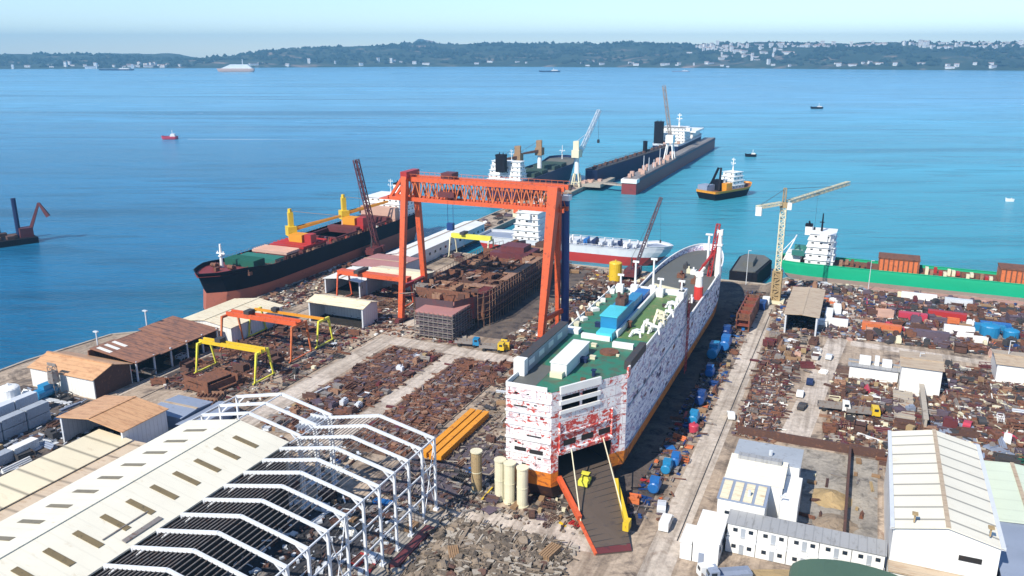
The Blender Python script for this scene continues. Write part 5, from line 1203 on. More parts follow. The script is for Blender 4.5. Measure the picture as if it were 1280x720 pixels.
    for i in range(16):
        b = MB(); x, y = rnd.uniform(-2, 10), rnd.uniform(74, 140); b.cb(x, y, zf + .7, rnd.uniform(.8, 2.6), rnd.uniform(.8, 3), 1.4).tube((x, y, zf), (x, y, zf + 2.4), .3); b.build('deck_machinery', rnd.choice(['rust', 'cleanwhite', 'darksteel', 'maroon', 'cream']), t)
    # ramp
    b = MB(); A = Vector((.7, -6.3, 3.6)); B = Vector((8.8, 5.2, 3.6)); C_ = Vector((19.9, -18.0, -1.3)); D = Vector((13.9, -21.9, -1.3))
    b.slab([A, D, C_, B], .5); ra = b.build('loading_ramp', 'rampsteel', t)
    b = MB()
    for k in range(1, 14):
        u = k / 14; b.bar(A.lerp(D, u) + Vector((0, 0, .05)), B.lerp(C_, u) + Vector((0, 0, .05)), .12, .12)
    b.build('ramp_cleat', 'darksteel', ra)
    b = MB(); b.bar(A + Vector((0, 0, .4)), A.lerp(D, .58) + Vector((0, 0, .6)), .9, 1.2); b.bar(A.lerp(D, .58), D, .5, .6); b.build('ramp_side_girder', 'orange', ra)
    b = MB(); b.bar(B.lerp(C_, .25) + Vector((0, 0, .5)), B.lerp(C_, .78) + Vector((0, 0, .9)), .8, 1.3); b.cb(*(B.lerp(C_, .77) + Vector((0, 0, .8))), 1.2, 2.2, 1.8); b.build('ramp_side_girder', 'yellow', ra)
    b = MB(); b.slab([A.lerp(D, .93) + Vector((0, 0, .06)), D + Vector((0, 0, .06)), C_ + Vector((0, 0, .06)), B.lerp(C_, .93) + Vector((0, 0, .06))], .1); b.build('ramp_toe', 'maroon', ra)
    b = MB(); b.bar(P_(5, 10, .4), A.lerp(D, .62), .2).bar(P_(13.5, 10.5, .4), B.lerp(C_, .72), .2); b.build('ramp_cable', 'cream', t)
    # keel blocks
    for k in range(24):
        for x in (-7, 0, 7):
            if k < 2 and x == 7: continue
            b = MB(); b.cb(x, -4 + 6.4 * k, -1.2, 2.2, 1.2, 1.0); b.build('keel_block', 'concrete', t)
ferry()
# yellow forklift on the ramp
t = thing('forklift', 'small yellow forklift driving on the lowered ferry ramp', 'forklift', -45.9, 146.5, 4.0)
b = MB(); b.box(-1, 1, -1.6, 1.2, .5, 1.6).box(-.9, .9, -.6, .9, 1.6, 1.75).box(-.9, .9, -.5, .8, 2.6, 2.75); b.build('body', 'lime', t)
b = MB()
for x in (-.85, .85):
    for y in (-.45, .75): b.bar((x, y, 1.6), (x, y, 2.7), .1)
b.build('roll_cage', 'darksteel', t)
b = MB(); b.bar((-.5, 1.4, .3), (-.5, 1.4, 3.2), .18).bar((.5, 1.4, .3), (.5, 1.4, 3.2), .18).box(-.6, -.4, 1.4, 2.6, .3, .4).box(.4, .6, 1.4, 2.6, .3, .4); b.build('fork_mast', 'darksteel', t)
for x in (-.95, .95):
    for y in (-1.0, .8):
        b = MB(); b.tube((x - .15, y, .45), (x + .15, y, .45), .45, n=10); b.build('wheel', 'tyre', t)

# cream cylinders before the stern
for k, (n, a, h, lab) in enumerate(((-68.4, 142, 9.2, 'leftmost and dullest of the four cream upright cylinders by the ferry stern'), (-62.6, 141.2, 8.8, 'second from the left of the four cream upright cylinders by the ferry stern'), (-60.2, 140.6, 8.8, 'third from the left of the four cream upright cylinders by the ferry stern'), (-57.2, 140.2, 8.6, 'rightmost of the four cream upright cylinders by the ferry stern'))):
    t = thing('upright_cylinder', lab, 'cylinder', n, a, 0, 0, 'cream upright cylinders by the ferry stern')
    b = MB(); b.tube((0, 0, .3), (0, 0, h), 1.15, 1.15, 16); b.build('tube', 'cream' if k else 'sand', t, smooth=False)
    for z0, z1, r0 in ((0, .35, 1.35), (h, h + .25, 1.3), (h * .5, h * .5 + .15, 1.22)): MB().tube((0, 0, z0), (0, 0, z1), r0, r0, 16).build('flange', 'cream', t)
# amber beams
for k in range(3):
    t = thing('box_beam', ['left', 'middle', 'right'][k] + ' one of three long amber steel beams lying between rubble yard and ferry', 'beam', -85.5 + 1.9 * k, 163, 0, 0, 'long amber beams')
    b = MB(); b.box(-.6, .6, -13, 13, .5, 1.7); b.box(-.75, .75, -13, 13, 1.7, 1.85).box(-.75, .75, -13, 13, .35, .5); b.build('beam', 'amber', t)
    b = MB()
    for y in (-10, 0, 10): b.box(-.9, .9, y - .2, y + .2, 0, .35)
    b.build('bearer', 'wood', t)

# ---------------------------------------------------------------- containers, tanks, vehicles
def container(label, n, a, mat, rot=0, z=0, L=6.1, group=None):
    key = ('cont', mat, L)
    if key not in PR:
        b = MB(); w = 2.44; h = 2.6; b.box(-w / 2, w / 2, -L / 2, L / 2, .15, h)
        for k in range(int(L / .5)):
            y = -L / 2 + .25 + k * .5
            for s in (-1, 1): b.box(min(s * w / 2, s * (w / 2 + .05)), max(s * w / 2, s * (w / 2 + .05)), y - .1, y + .1, .3, h - .15)
        m1 = b.mesh('container_shell', mat)
        d = MB()
        for s in (-1, 1): d.box(s * .6 - .55, s * .6 + .55, -L / 2 - .06, -L / 2, .25, h - .1); d.bar((s * .3, -L / 2 - .1, .3), (s * .3, -L / 2 - .1, h - .2), .05)
        m2 = d.mesh('door', mat); PR[key] = (m1, m2)
    t = thing('shipping_container', label, 'container', n, a, z, rot, group)
    for nm, me in zip(('shell', 'door'), PR[key]):
        o = bpy.data.objects.new(nm, me); COL.objects.link(o); o.parent = t
    return t
PR = {}
k = 0
for row, (n, a0, cnt, mats) in enumerate(((-183.6, 109, 4, ['greyblue_box', 'galv']), (-191.5, 112, 4, ['galv', 'cleanwhite']), (-198, 118, 3, ['galv', 'greyblue_box']), (-172.5, 110, 2, ['greyblue_box', 'cleanwhite']))):
    for i in range(cnt):
        lab = ['grey blue container in the row nearest the low cream shed at the lower left', 'pale container in the middle row at the lower left', 'pale grey container in the row nearest the sea at the lower left', 'grey container standing alone beside the low cream shed'][row]
        container(lab, n, a0 + i * 6.5, mats[i % 2] if row != 0 else 'greyblue_box', 0, 0, 6.1, 'containers at the lower left, row %s' % ['beside the shed', 'middle', 'by the sea', 'single'][row])
        if row < 2: container(['upper grey blue container by the low cream shed', 'upper pale container of the middle row'][row] + ' at the lower left', n, a0 + i * 6.5, 'greyblue_box' if row == 0 else 'galv', 0, 2.62, 6.1, 'upper containers at the lower left, row %s' % ['beside the shed', 'middle'][row])
def tank(label, n, a, r, h, mat, vertical=True, L=5, rot=0, group=None, z=0):
    t = thing('tank', label, 'tank', n, a, z, rot, group)
    if vertical:
        b = MB(); b.tube((0, 0, .1), (0, 0, h), r, r, 18); b.build('shell', mat, t)
        b = MB(); b.dome(0, 0, h, r * 1.02, r * .3, 18, 4).tube((0, 0, h + r * .25), (0, 0, h + r * .4 + .3), .3, n=8); b.build('roof', mat, t)
    else:
        b = MB(); b.tube((0, -L / 2, h), (0, L / 2, h), r, r, 14).tube((0, -L / 2 - .2, h), (0, -L / 2, h), r * .8, r, 14).tube((0, L / 2, h), (0, L / 2 + .2, h), r, r * .8, 14).box(-r * .8, r * .8, -L * .2, L * .3, h + r * .7, h + r * 1.5); b.build('shell', mat, t)
        b = MB(); b.cb(0, -L * .3, h / 2 - .1, r * 1.5, .4, h).cb(0, L * .3, h / 2 - .1, r * 1.5, .4, h); b.build('saddle', 'darksteel', t)
        b = MB(); b.cb(0, 0, h + r + .2, .8, .8, .5).bar((r * .6, -L * .2, h + r), (r * .6, L * .2, h + r), .08); b.build('hatch', mat, t)
    return t
tank('squat white round tank on the shore at the left edge', -201, 134.5, 2.6, 4.6, 'cleanwhite')
tank('horizontal pale blue tank beside the squat white tank', -196, 141, 1.5, 1.8, 'cyanblue', False, 6)
tank('yellow upright tank behind the far end of the ferry hull', -88.5, 316, 2.6, 7.2, 'yellow')
tank('red round tank beside the rear of the stepped white building', -10.4, 176, 1.9, 2.4, 'crimson')
for k, (n, a, r, L, mt, lab) in enumerate(((-33.5, 156, 1.7, 2.6, 'blue', 'blue machine skid nearest the ferry ramp on the right'), (-33.0, 165.5, 1.5, 3.2, 'cyanblue', 'light blue tank beside the ferry hull, second from the ramp'), (-32.0, 169.5, 1.5, 3, 'blue', 'blue tank touching the light blue tank beside the ferry hull'), (-32.5, 193, 1.7, 3.6, 'cyanblue', 'light blue tank beside the middle of the ferry hull next to a red drum'), (-33.2, 206, 1.8, 4.4, 'deepblue', 'dark blue tank beside the middle of the ferry hull'), (-34.4, 226, 1.7, 3, 'blue', 'blue tank in the shadow beside the ferry hull before the red stack'), (-36.2, 243, 2.2, 7, 'cyanblue', 'long light blue tank deep in the shadow of the ferry hull'), (-34.0, 251, 2.2, 6, 'blue', 'long blue tank deep in the shadow of the ferry hull'), (-35.4, 262, 2.0, 5, 'deepblue', 'farthest dark blue tank by the ferry hull'))):
    tank(lab, n, a, r * .72, r * .72 + .5, mt, False, L * 1.1)
tank('small red drum beside the light blue tank along the ferry hull', -31.6, 188.5, 1.2, 1.8, 'crimson')
# red stack by the hull
t = thing('block_stack', 'stack of red brown steel cradles beside the far part of the ferry hull', 'stack', -31.6, 282)
for k in range(7):
    for z in range(3):
        b = MB(); y = -12 + 4 * k; b.box(-2.2, 2.2, y, y + 3.4, z * 2, z * 2 + .3).box(-2.2, -1.8, y, y + 3.4, z * 2 + .3, z * 2 + 2).box(1.8, 2.2, y, y + 3.4, z * 2 + .3, z * 2 + 2).box(-1.8, 1.8, y + 1.5, y + 1.8, z * 2 + .3, z * 2 + 1.9); b.build('cradle', 'redrust' if (k + z) % 2 else 'rust', t)
# dark pontoon
t = thing('pontoon', 'dark flat pontoon afloat behind the bow of the ferry', 'pontoon', -38, 352, 0)
b = MB(); b.prism([(-8, -17), (3, -17), (6, 8), (2, 16), (-6, 16), (-8, 10)], -2.6, 3.6); b.build('hull', 'hullblack', t)
b = MB(); b.prism([(-7, -16), (2, -16), (5, 8), (2, 15), (-5, 15), (-7, 10)], 3.61, 4.0); b.box(-4, 0, -8, 4, 4, 6); b.build('deck', 'foredeck', t)
def vehicle(label, n, a, mat, kind='van', rot=0, cat=None, name=None, group=None):
    t = thing(name or {'van': 'van', 'car': 'parked_car', 'truck': 'truck'}[kind], label, cat or kind, n, a, 0, rot, group)
    if kind == 'van': L, w = 5.2, 1.9; prof = [(-2.6, .4), (2.6, .4), (2.6, 1.2), (1.7, 1.4), (1.2, 2.15), (-2.6, 2.2)]
    elif kind == 'car': L, w = 4.3, 1.75; prof = [(-2.1, .35), (2.1, .35), (2.15, .85), (1.1, .95), (.5, 1.42), (-1.2, 1.45), (-1.8, 1.0), (-2.15, .95)]
    else: L, w = 8, 2.4; prof = [(2.0, .8), (4.0, .8), (4.0, 1.9), (3.7, 2.9), (2.0, 3.0)]
    b = MB(); k = len(prof); b.add([(-w / 2, y, z) for y, z in prof] + [(w / 2, y, z) for y, z in prof], [tuple(range(k)), tuple(range(k, 2 * k))[::-1]] + [(i, k + i, k + (i + 1) % k, (i + 1) % k) for i in range(k)]); b.build('body', mat, t)
    if kind == 'truck':
        b = MB(); b.box(-1.2, 1.2, -4, 1.9, 1.1, 1.3).box(-1.2, -1.1, -4, 1.9, 1.3, 2.1).box(1.1, 1.2, -4, 1.9, 1.3, 2.1).box(-1.2, 1.2, -4, -3.9, 1.3, 2.1); b.build('load_bed', 'steel' if mat != 'bluegrey' else 'bluegrey', t)
        b = MB(); b.box(-1.05, 1.05, 3.86, 3.95, 2.0, 2.7).box(-1.23, 1.23, 2.5, 3.5, 2.0, 2.7); b.build('windscreen', 'glass', t)
    else:
        b = MB()
        if kind == 'van': b.slab([(-.8, 1.72, 1.45), (.8, 1.72, 1.45), (.75, 1.26, 2.12), (-.75, 1.26, 2.12)], .05).box(-.97, .97, .2, 1.2, 1.4, 1.95)
        else: b.box(-.89, .89, -1.1, .45, 1.0, 1.36); b.slab([(-.75, 1.12, .99), (.75, 1.12, .99), (.7, .56, 1.42), (-.7, .56, 1.42)], .05)
        b.build('windscreen', 'glass', t)
    for y in (-L * .31, L * .31):
        for s in (-1, 1):
            b = MB(); r = .36 if kind != 'truck' else .5; b.tube((s * (w / 2 - .12) - .12, y, r), (s * (w / 2 - .12) + .12, y, r), r, n=10); b.build('wheel', 'tyre', t)
    return t
vehicle('white van parked on the track to the right of the ferry ramp', -28.3, 144.2, 'cleanwhite', 'van', R(0))
vehicle('white car standing beside the ferry hull near the blue tanks', -30.6, 150.2, 'galv', 'car', R(10))
vehicle('grey flatbed truck parked beside the cabin row at the bottom edge', -14.3, 131.0, 'bluegrey', 'truck', R(120))
vehicle('white truck in front of the site office at the bottom edge', -16.5, 127.8, 'cleanwhite', 'truck', R(35))
vehicle('yellow truck mounted crane in the scrap yard between road and large white hall', 6.4, 214.5, 'yellow', 'truck', R(-82))
vehicle('white box truck to the left of the yellow truck', -.6, 215, 'cleanwhite', 'truck', R(-85))
vehicle('blue truck beside the cross road near the scaffolded hull block', -109.5, 222, 'cyanblue', 'truck', R(-80))
vehicle('yellow truck beside the blue truck near the cross road', -100.5, 221, 'yellow', 'truck', R(-80))
for k, (n, a, mt, lab) in enumerate(((-24.5, 200.5, 'cleanwhite', 'white car on the narrow road nearest the ferry middle'), (-9.4, 222, 'cleanwhite', 'white car at the left edge of the wide dirt road'), (-7.6, 232, 'navy', 'dark car on the wide dirt road'), (-8.2, 213.5, 'darksteel', 'black car lower on the wide dirt road'), (-3.6, 255, 'galv', 'silver car where the dirt road bends'), (34, 222, 'darksteel', 'dark car in the open lot right of the large white hall'), (30.5, 218, 'crimson', 'red car in the open lot right of the large white hall'))):
    vehicle(lab, n, a, mt, 'car', R(rnd.uniform(-15, 15)))

# ---------------------------------------------------------------- yard stock and scrap
PROTO = {}
def proto(kind, mat, v):
    key = (kind, mat, v)
    if key in PROTO: return PROTO[key]
    r = random.Random(hash((len(kind) * 7 + ord(kind[0]), v)) & 0xffff); b = MB(); mats = [mat]
    if kind == 'plate_stack':
        w, l = r.uniform(1.5, 3), r.uniform(3, 6)
        for k in range(r.randint(2, 5)): b.cb(r.uniform(-.3, .3), r.uniform(-.4, .4), .2 + k * .22, w, l, .1, r.uniform(-.12, .12))
        b.cb(0, -l * .3, .07, w, .2, .14).cb(0, l * .3, .07, w, .2, .14)
    elif kind == 'steel_beam':
        l = r.uniform(5, 10)
        for k in range(r.randint(1, 3)):
            x = k * .7; b.box(x - .25, x + .25, -l / 2, l / 2, .06, .14).box(x - .06, x + .06, -l / 2, l / 2, .14, .56).box(x - .25, x + .25, -l / 2, l / 2, .56, .64)
    elif kind == 'pipe_bundle':
        l = r.uniform(4, 8); q = r.uniform(.2, .35)
        for i in range(3):
            for j in range(3 - i): b.tube(((j + i * .5) * 2 * q, -l / 2, q + i * 1.7 * q), ((j + i * .5) * 2 * q, l / 2, q + i * 1.7 * q), q, n=8)
    elif kind == 'ribbed_plate':
        w, l = r.uniform(3, 5), r.uniform(4, 8); b.cb(0, 0, .3, w, l, .1)
        for k in range(6): b.cb(-w / 2 + w * (k + .5) / 6, 0, .6, .08, l * .96, .5)
        b.cb(0, -l * .2, .75, w * .96, .1, .8).cb(0, l * .25, .75, w * .96, .1, .8)
    elif kind == 'hull_section':
        w, l, h = r.uniform(2.4, 5), r.uniform(3, 7), r.uniform(1.6, 3.8)
        b.box(-w / 2, w / 2, -l / 2, l / 2, .3, .5).box(-w / 2, -w / 2 + .12, -l / 2, l / 2, .5, h).box(w / 2 - .12, w / 2, -l / 2, l / 2, .5, h * .8)
        for k in range(4): y = -l / 2 + l * (k + .4) / 4; b.box(-w / 2 + .12, w / 2 - .12, y, y + .12, .5, h * .65)
        b.box(-w / 2, w / 2, -l / 4, l / 3, h * .65, h * .65 + .12)
    elif kind == 'crate':
        s = r.uniform(1, 1.8); b.cb(0, 0, s / 2 + .1, s, s, s)
        for e in (-1, 1):
            b.cb(e * s / 2, 0, s * .2 + .1, .1, s, .15).cb(e * s / 2, 0, s * .8 + .1, .1, s, .15).cb(0, e * s / 2, s * .5, s, .1, .15).cb(0, e * s * .3, .05, s, .15, .1)
    elif kind == 'cable_drum':
        q = r.uniform(.8, 1.3); b.tube((-.6, 0, q), (-.5, 0, q), q, n=14).tube((.5, 0, q), (.6, 0, q), q, n=14).tube((-.5, 0, q), (.5, 0, q), q * .6, n=12)
    elif kind == 'skip':
        b.add([(-.9, -1.6, .1), (.9, -1.6, .1), (.9, 1.6, .1), (-.9, 1.6, .1), (-1.2, -2.3, 1.5), (1.2, -2.3, 1.5), (1.2, 2.3, 1.5), (-1.2, 2.3, 1.5)], [(0, 1, 2, 3)[::-1], (0, 1, 5, 4), (1, 2, 6, 5), (2, 3, 7, 6), (3, 0, 4, 7)])
        b.mat(1).cb(0, 0, 1.1, 2.1, 3.8, .3, .05); mats = [mat, 'rust2']; b.cur = 0; b.bar((-1.2, -2.3, 1.5), (1.2, -2.3, 1.5), .12).bar((-1.2, 2.3, 1.5), (1.2, 2.3, 1.5), .12)
    elif kind == 'machine_box':
        b.cb(0, 0, 1.1, 1.8, 3, 1.6).cb(0, .4, 2.1, 1.2, 1.6, .5).tube((.4, -1, 1.9), (.4, -1, 2.8), .15, n=6).cb(0, -.9, .2, 2, .3, .4).cb(0, .9, .2, 2, .3, .4)
    elif kind == 'concrete_chunk':
        k = 7; pts = [(math.cos(6.283 * i / k) * r.uniform(.7, 1.3), math.sin(6.283 * i / k) * r.uniform(.7, 1.3)) for i in range(k)]; h = r.uniform(.4, 1.1); tx, ty = r.uniform(-.4, .4), r.uniform(-.4, .4)
        b.add([(x, y, -.2) for x, y in pts] + [(x * .85 + .1, y * .8, h + x * tx + y * ty) for x, y in pts], [tuple(range(k))[::-1], tuple(range(k, 2 * k))] + [(i, (i + 1) % k, k + (i + 1) % k, k + i) for i in range(k)])
    elif kind == 'frame_rack':
        w, l, h = r.uniform(1.5, 3), r.uniform(2.5, 5), r.uniform(.8, 2)
        for x in (-w / 2, w / 2):
            for y in (-l / 2, 0, l / 2): b.bar((x, y, 0), (x, y, h), .14)
            b.bar((x, -l / 2, h), (x, l / 2, h), .16).bar((x, -l / 2, h * .4), (x, l / 2, h * .4), .12).bar((x, -l / 2, 0), (x, 0, h), .1)
        for y in (-l / 2, 0, l / 2): b.bar((-w / 2, y, h), (w / 2, y, h), .14)
        for k in range(4): b.bar((-w / 2 + w * k / 4 + .2, -l * .6, h * .45), (-w / 2 + w * k / 4 + .3, l * .6, h * .45), .16)
    elif kind == 'steel_offcut':
        k = r.randint(4, 6); pts = [(math.cos(6.283 * i / k) * r.uniform(.6, 1.6), math.sin(6.283 * i / k) * r.uniform(.8, 2.2)) for i in range(k)]; t0 = r.uniform(.05, .5)
        b.add([(x, y, .15 + x * t0) for x, y in pts] + [(x, y, .27 + x * t0) for x, y in pts], [tuple(range(k))[::-1], tuple(range(k, 2 * k))] + [(i, (i + 1) % k, k + (i + 1) % k, k + i) for i in range(k)])
        b.bar((-.4, -1.6, .4), (.6, 1.5, .9), .16).cb(.2, .3, .3, .5, 1.2, .5, .4)
    elif kind == 'curved_plate':
        w, l = r.uniform(1.2, 2.4), r.uniform(2, 4.5); h = r.uniform(.5, 1.3); K = 7; vs = []
        for y in (-l / 2, l / 2):
            for i in range(K): u = math.pi * (.15 + .7 * i / (K - 1)); vs.append((w * math.cos(u), y, h * math.sin(u) + .05))
        for y in (-l / 2, l / 2):
            for i in range(K): u = math.pi * (.15 + .7 * i / (K - 1)); vs.append((w * .93 * math.cos(u), y, h * .9 * math.sin(u)))
        b.add(vs, [(i, i + 1, K + i + 1, K + i) for i in range(K - 1)] + [(2 * K + i, 3 * K + i, 3 * K + i + 1, 2 * K + i + 1) for i in range(K - 1)] + [(i, 2 * K + i, 2 * K + i + 1, i + 1) for i in range(K - 1)] + [(K + i, K + i + 1, 3 * K + i + 1, 3 * K + i) for i in range(K - 1)] + [(0, K, 3 * K, 2 * K), (K - 1, 3 * K - 1, 4 * K - 1, 2 * K - 1)])
    elif kind == 'timber_pile':
        for k in range(4):
            for j in range(5): b.box(-1 + j * .42, -.68 + j * .42, -2, 2, .1 + k * .26, .32 + k * .26)
    PROTO[key] = b.mesh(kind, mats); return PROTO[key]
WORD = {'rust': 'rust brown', 'rust2': 'dark rusty', 'rustpale': 'pale rusty', 'steel': 'bare grey', 'darksteel': 'black', 'purplegrey': 'purple grey', 'maroon': 'maroon', 'red': 'dark red', 'brightred': 'bright red', 'crimson': 'crimson', 'blue': 'blue', 'cyanblue': 'light blue', 'deepblue': 'dark blue', 'cleanwhite': 'white', 'white': 'dirty white', 'cream': 'cream', 'yellow': 'yellow', 'lime': 'lime yellow', 'amber': 'amber', 'orange': 'orange', 'orange2': 'faded orange', 'galv': 'pale grey', 'bluegrey': 'blue grey', 'greyblue_box': 'grey', 'concrete': 'grey', 'rock': 'dark brown', 'rockpale': 'pale brown', 'wood': 'brown', 'teal': 'teal', 'darkgreen': 'dark green', 'pinkbeige': 'pinkish', 'hullblack': 'black', 'sand': 'tan'}
NOUN = {'frame_rack': 'steel rack', 'steel_offcut': 'steel offcut', 'curved_plate': 'curved plate', 'plate_stack': 'plate stack', 'steel_beam': 'steel beam', 'pipe_bundle': 'pipe bundle', 'ribbed_plate': 'ribbed steel panel', 'hull_section': 'open steel block', 'crate': 'wooden crate', 'cable_drum': 'cable drum', 'skip': 'skip', 'machine_box': 'machine housing', 'concrete_chunk': 'broken slab', 'timber_pile': 'timber pile'}
def scatter(place, rects, count, kinds, mats, size=(.7, 1.2), align=.8, seed=1, z=0.03, avoid=(), heap=None):
    r = random.Random(seed); done = 0; tries = 0; spots = []
    area = [(c[1] - c[0]) * (c[3] - c[2]) for c in rects]
    while done < count and tries < count * 20:
        tries += 1; c = r.choices(rects, area)[0]; n, a = r.uniform(c[0], c[1]), r.uniform(c[2], c[3])
        if any(q[0] < n < q[1] and q[2] < a < q[3] for q in avoid): continue
        kd = r.choices([k for k, w in kinds], [w for k, w in kinds])[0]; mt = r.choices([k for k, w in mats], [w for k, w in mats])[0]
        if kd == 'crate' or kd == 'timber_pile': mt = r.choice(['wood', 'sand', 'cream']) if kd == 'crate' else 'wood'
        rad = 1.2 if kd in ('concrete_chunk', 'crate', 'cable_drum') else 1.8
        if any((n - q[0]) ** 2 + (a - q[1]) ** 2 < (rad * .55 + q[2] * .55) ** 2 for q in spots): continue
        spots.append((n, a, rad))
        o = bpy.data.objects.new(kd, proto(kd, mt, r.randrange(4))); COL.objects.link(o); s = r.uniform(*size) * (.8 if kd in ('hull_section', 'ribbed_plate', 'plate_stack') else 1.0)
        zz = z + (heap(n, a) if heap else 0)
        o.location = W(n, a, zz); o.scale = (s, s, s * r.uniform(.8, 1.2)); al = (r.choice([0, math.pi / 2]) + r.gauss(0, .1)) if r.random() < align else r.uniform(0, 6.28)
        o.rotation_euler = (0, 0, YAW + al) if kd != 'concrete_chunk' else (r.gauss(0, .4), r.gauss(0, .4), al)
        tag(o, f'{WORD[mt]} {NOUN[kd]} lying in the {place}', {'plate_stack': 'steel stock', 'steel_beam': 'beam', 'pipe_bundle': 'pipes', 'ribbed_plate': 'panel', 'frame_rack': 'rack', 'steel_offcut': 'offcut', 'curved_plate': 'curved plate', 'hull_section': 'steel block', 'cable_drum': 'drum', 'machine_box': 'machine', 'concrete_chunk': 'slab', 'timber_pile': 'timber'}.get(kd, kd), f'{WORD[mt]} {NOUN[kd]}s in the {place}')
        done += 1
RUST = [('rust', 4), ('rust2', 7), ('rustpale', 2.5), ('darksteel', 2), ('steel', 2), ('purplegrey', 2), ('maroon', 2)]
MIX = RUST + [('cleanwhite', .6), ('blue', .4), ('yellow', .4), ('galv', .7), ('red', .4), ('darksteel', 4)]
STEEL = [('plate_stack', 2), ('steel_beam', 2), ('pipe_bundle', 2), ('ribbed_plate', 1.2), ('hull_section', 1.2), ('frame_rack', 2), ('steel_offcut', 1.5), ('curved_plate', 1.6)]
MIXK = STEEL + [('crate', 1), ('cable_drum', .7), ('skip', 1), ('machine_box', 1.2), ('timber_pile', .6)]
scatter('left plate yard by the pale road', [(-131, -120, 178, 211)], 110, [('plate_stack', 2), ('ribbed_plate', 1), ('steel_beam', 1.5), ('steel_offcut', 1.2)], [('rust2', 5), ('rust', 2), ('purplegrey', 1)], (0.45, 0.9), 1, 2)
scatter('plate yard behind the steel frames', [(-131, -113.5, 148, 178), (-119, -113.5, 178, 211)], 100, MIXK, RUST + [('galv', 3), ('steel', 3)], (0.4, 0.85), .9, 3)
scatter('red brown yard left of the ferry', [(-106.5, -90.5, 150, 211)], 290, [('plate_stack', 1), ('steel_beam', 2), ('hull_section', 1), ('pipe_bundle', 1), ('ribbed_plate', 1), ('frame_rack', 2), ('steel_offcut', 2.2), ('curved_plate', 2)], [('rust', 6), ('rust2', 6), ('rustpale', 2), ('maroon', 1)], (0.35, 0.75), .6, 4)
scatter('strip beside the amber beams', [(-79, -66, 140, 178), (-89, -66, 178, 212)], 50, MIXK, MIX, (.5, .9), .8, 5)
scatter('strip between goliath crane and ferry', [(-101, -68, 222, 250), (-98, -68, 250, 324)], 270, MIXK, RUST + [('yellow', .8), ('cleanwhite', 1.2), ('cream', 1), ('concrete', 2)], (0.4, 0.85), .8, 6, avoid=[(-92, -86, 230, 255), (-92, -84, 312, 326)])
scatter('yard under the yellow gantry', [(-177, -153.5, 160, 220)], 190, STEEL + [('skip', .6)], [('rust', 5), ('rust2', 6), ('maroon', 1), ('steel', 1), ('rustpale', 1)], (0.4, 0.95), .9, 7)
scatter('yard under the second orange gantry', [(-174, -152, 234, 257), (-168, -149, 259, 298)], 90, STEEL, [('rust', 5), ('rust2', 6), ('maroon', 2), ('rustpale', 2)], (0.4, 0.9), .8, 8)
scatter('strip beside the bulk carrier', [(-206, -190, 225, 300), (-150, -141.5, 178, 232)], 90, MIXK, MIX, (0.4, 0.8), .8, 9)
scatter('stock yard right of the narrow road', [(-22, -13.5, 197, 256)], 150, STEEL, [('rust', 4), ('rust2', 5), ('rustpale', 3), ('maroon', 2), ('steel', 2)], (0.35, 0.7), .95, 10)
scatter('yard below the tan roofed shed', [(-22.5, -4, 240, 272)], 60, MIXK, MIX + [('cleanwhite', 2), ('pinkbeige', 1), ('bluegrey', 2)], (.5, 1.0), .7, 11, avoid=[(-6, -1, 246, 272)])
scatter('yard behind the large white hall', [(-1.5, 10.5, 194, 239), (10.5, 15, 184, 234)], 240, MIXK, RUST + [('cleanwhite', .7), ('cream', .6), ('galv', .6), ('yellow', .3), ('crimson', .4)], (0.35, 0.8), .6, 12, avoid=[(-4, 11, 211, 218)])
scatter('stores yard by the green ship', [(6, 60, 277, 336), (-8, 0, 275, 334)], 330, MIXK + [('machine_box', 2), ('hull_section', 2)], RUST + [('purplegrey', 7), ('darksteel', 6), ('deepblue', .8), ('cleanwhite', 1.2), ('blue', .5), ('crimson', .7), ('orange2', .8), ('cream', .8), ('pinkbeige', 1.2)], (0.5, 1.1), .85, 13, avoid=[(-4, 8, 262, 276)])
scatter('yard beside the tall white block', [(26, 60, 225, 252), (16, 40, 250, 264)], 140, MIXK, MIX + [('cream', 1)], (0.4, 0.85), .7, 14)
scatter('lot beyond the large white hall', [(16, 42, 182, 225)], 90, MIXK, RUST + [('bluegrey', 2), ('cleanwhite', .5), ('darkgreen', .6), ('crimson', .4)], (.6, 1.1), .7, 15, avoid=[(27.5, 36, 213, 225)])
scatter('mud lot behind the office cabins', [(-3.5, 10, 150, 188)], 18, [('steel_beam', 2), ('crate', 1), ('pipe_bundle', 1), ('timber_pile', 1), ('plate_stack', 1)], [('rust', 2), ('rust2', 2), ('sand', 2), ('amber', 1), ('steel', 2)], (0.3, 0.6), .7, 16)
scatter('strip right of the ferry hull', [(-37, -30.5, 150, 300)], 90, MIXK, [('rust', 3), ('blue', 2.5), ('deepblue', 2.5), ('rustpale', 2), ('darksteel', 2), ('steel', 2), ('orange2', 1), ('red', 1)], (.4, .75), .8, 17)
scatter('lower left lot beside the sea', [(-208, -160, 95, 143)], 90, MIXK, [('galv', 4), ('greyblue_box', 3), ('darksteel', 3), ('bluegrey', 3), ('rust2', 2), ('blue', .6), ('cleanwhite', 1.5)], (.6, 1.1), .9, 18, avoid=[(-186, -181, 104, 132), (-194, -189, 108, 135), (-170, -148, 122, 138)])
scatter('open fronted quay shed', [(-196, -183, 160, 190)], 26, MIXK, MIX, (.6, .9), .9, 19)
scatter('bay of bare steel frames', [(-78, -73.8, 62, 130), (-96, -80, 118, 130), (-123, -100, 121, 145)], 90, MIXK, [('galv', 3), ('steel', 3), ('rust2', 3), ('white', 2), ('blue', .5), ('red', .6), ('greyblue_box', 2)], (.5, .9), .8, 20)
scatter('ground before the ferry stern', [(-70, -44, 135, 146)], 36, MIXK, MIX, (.35, .7), .4, 21)
scatter('pier deck', [(-191, -178, 375, 538)], 60, MIXK, MIX, (.7, 1.2), .9, 22)
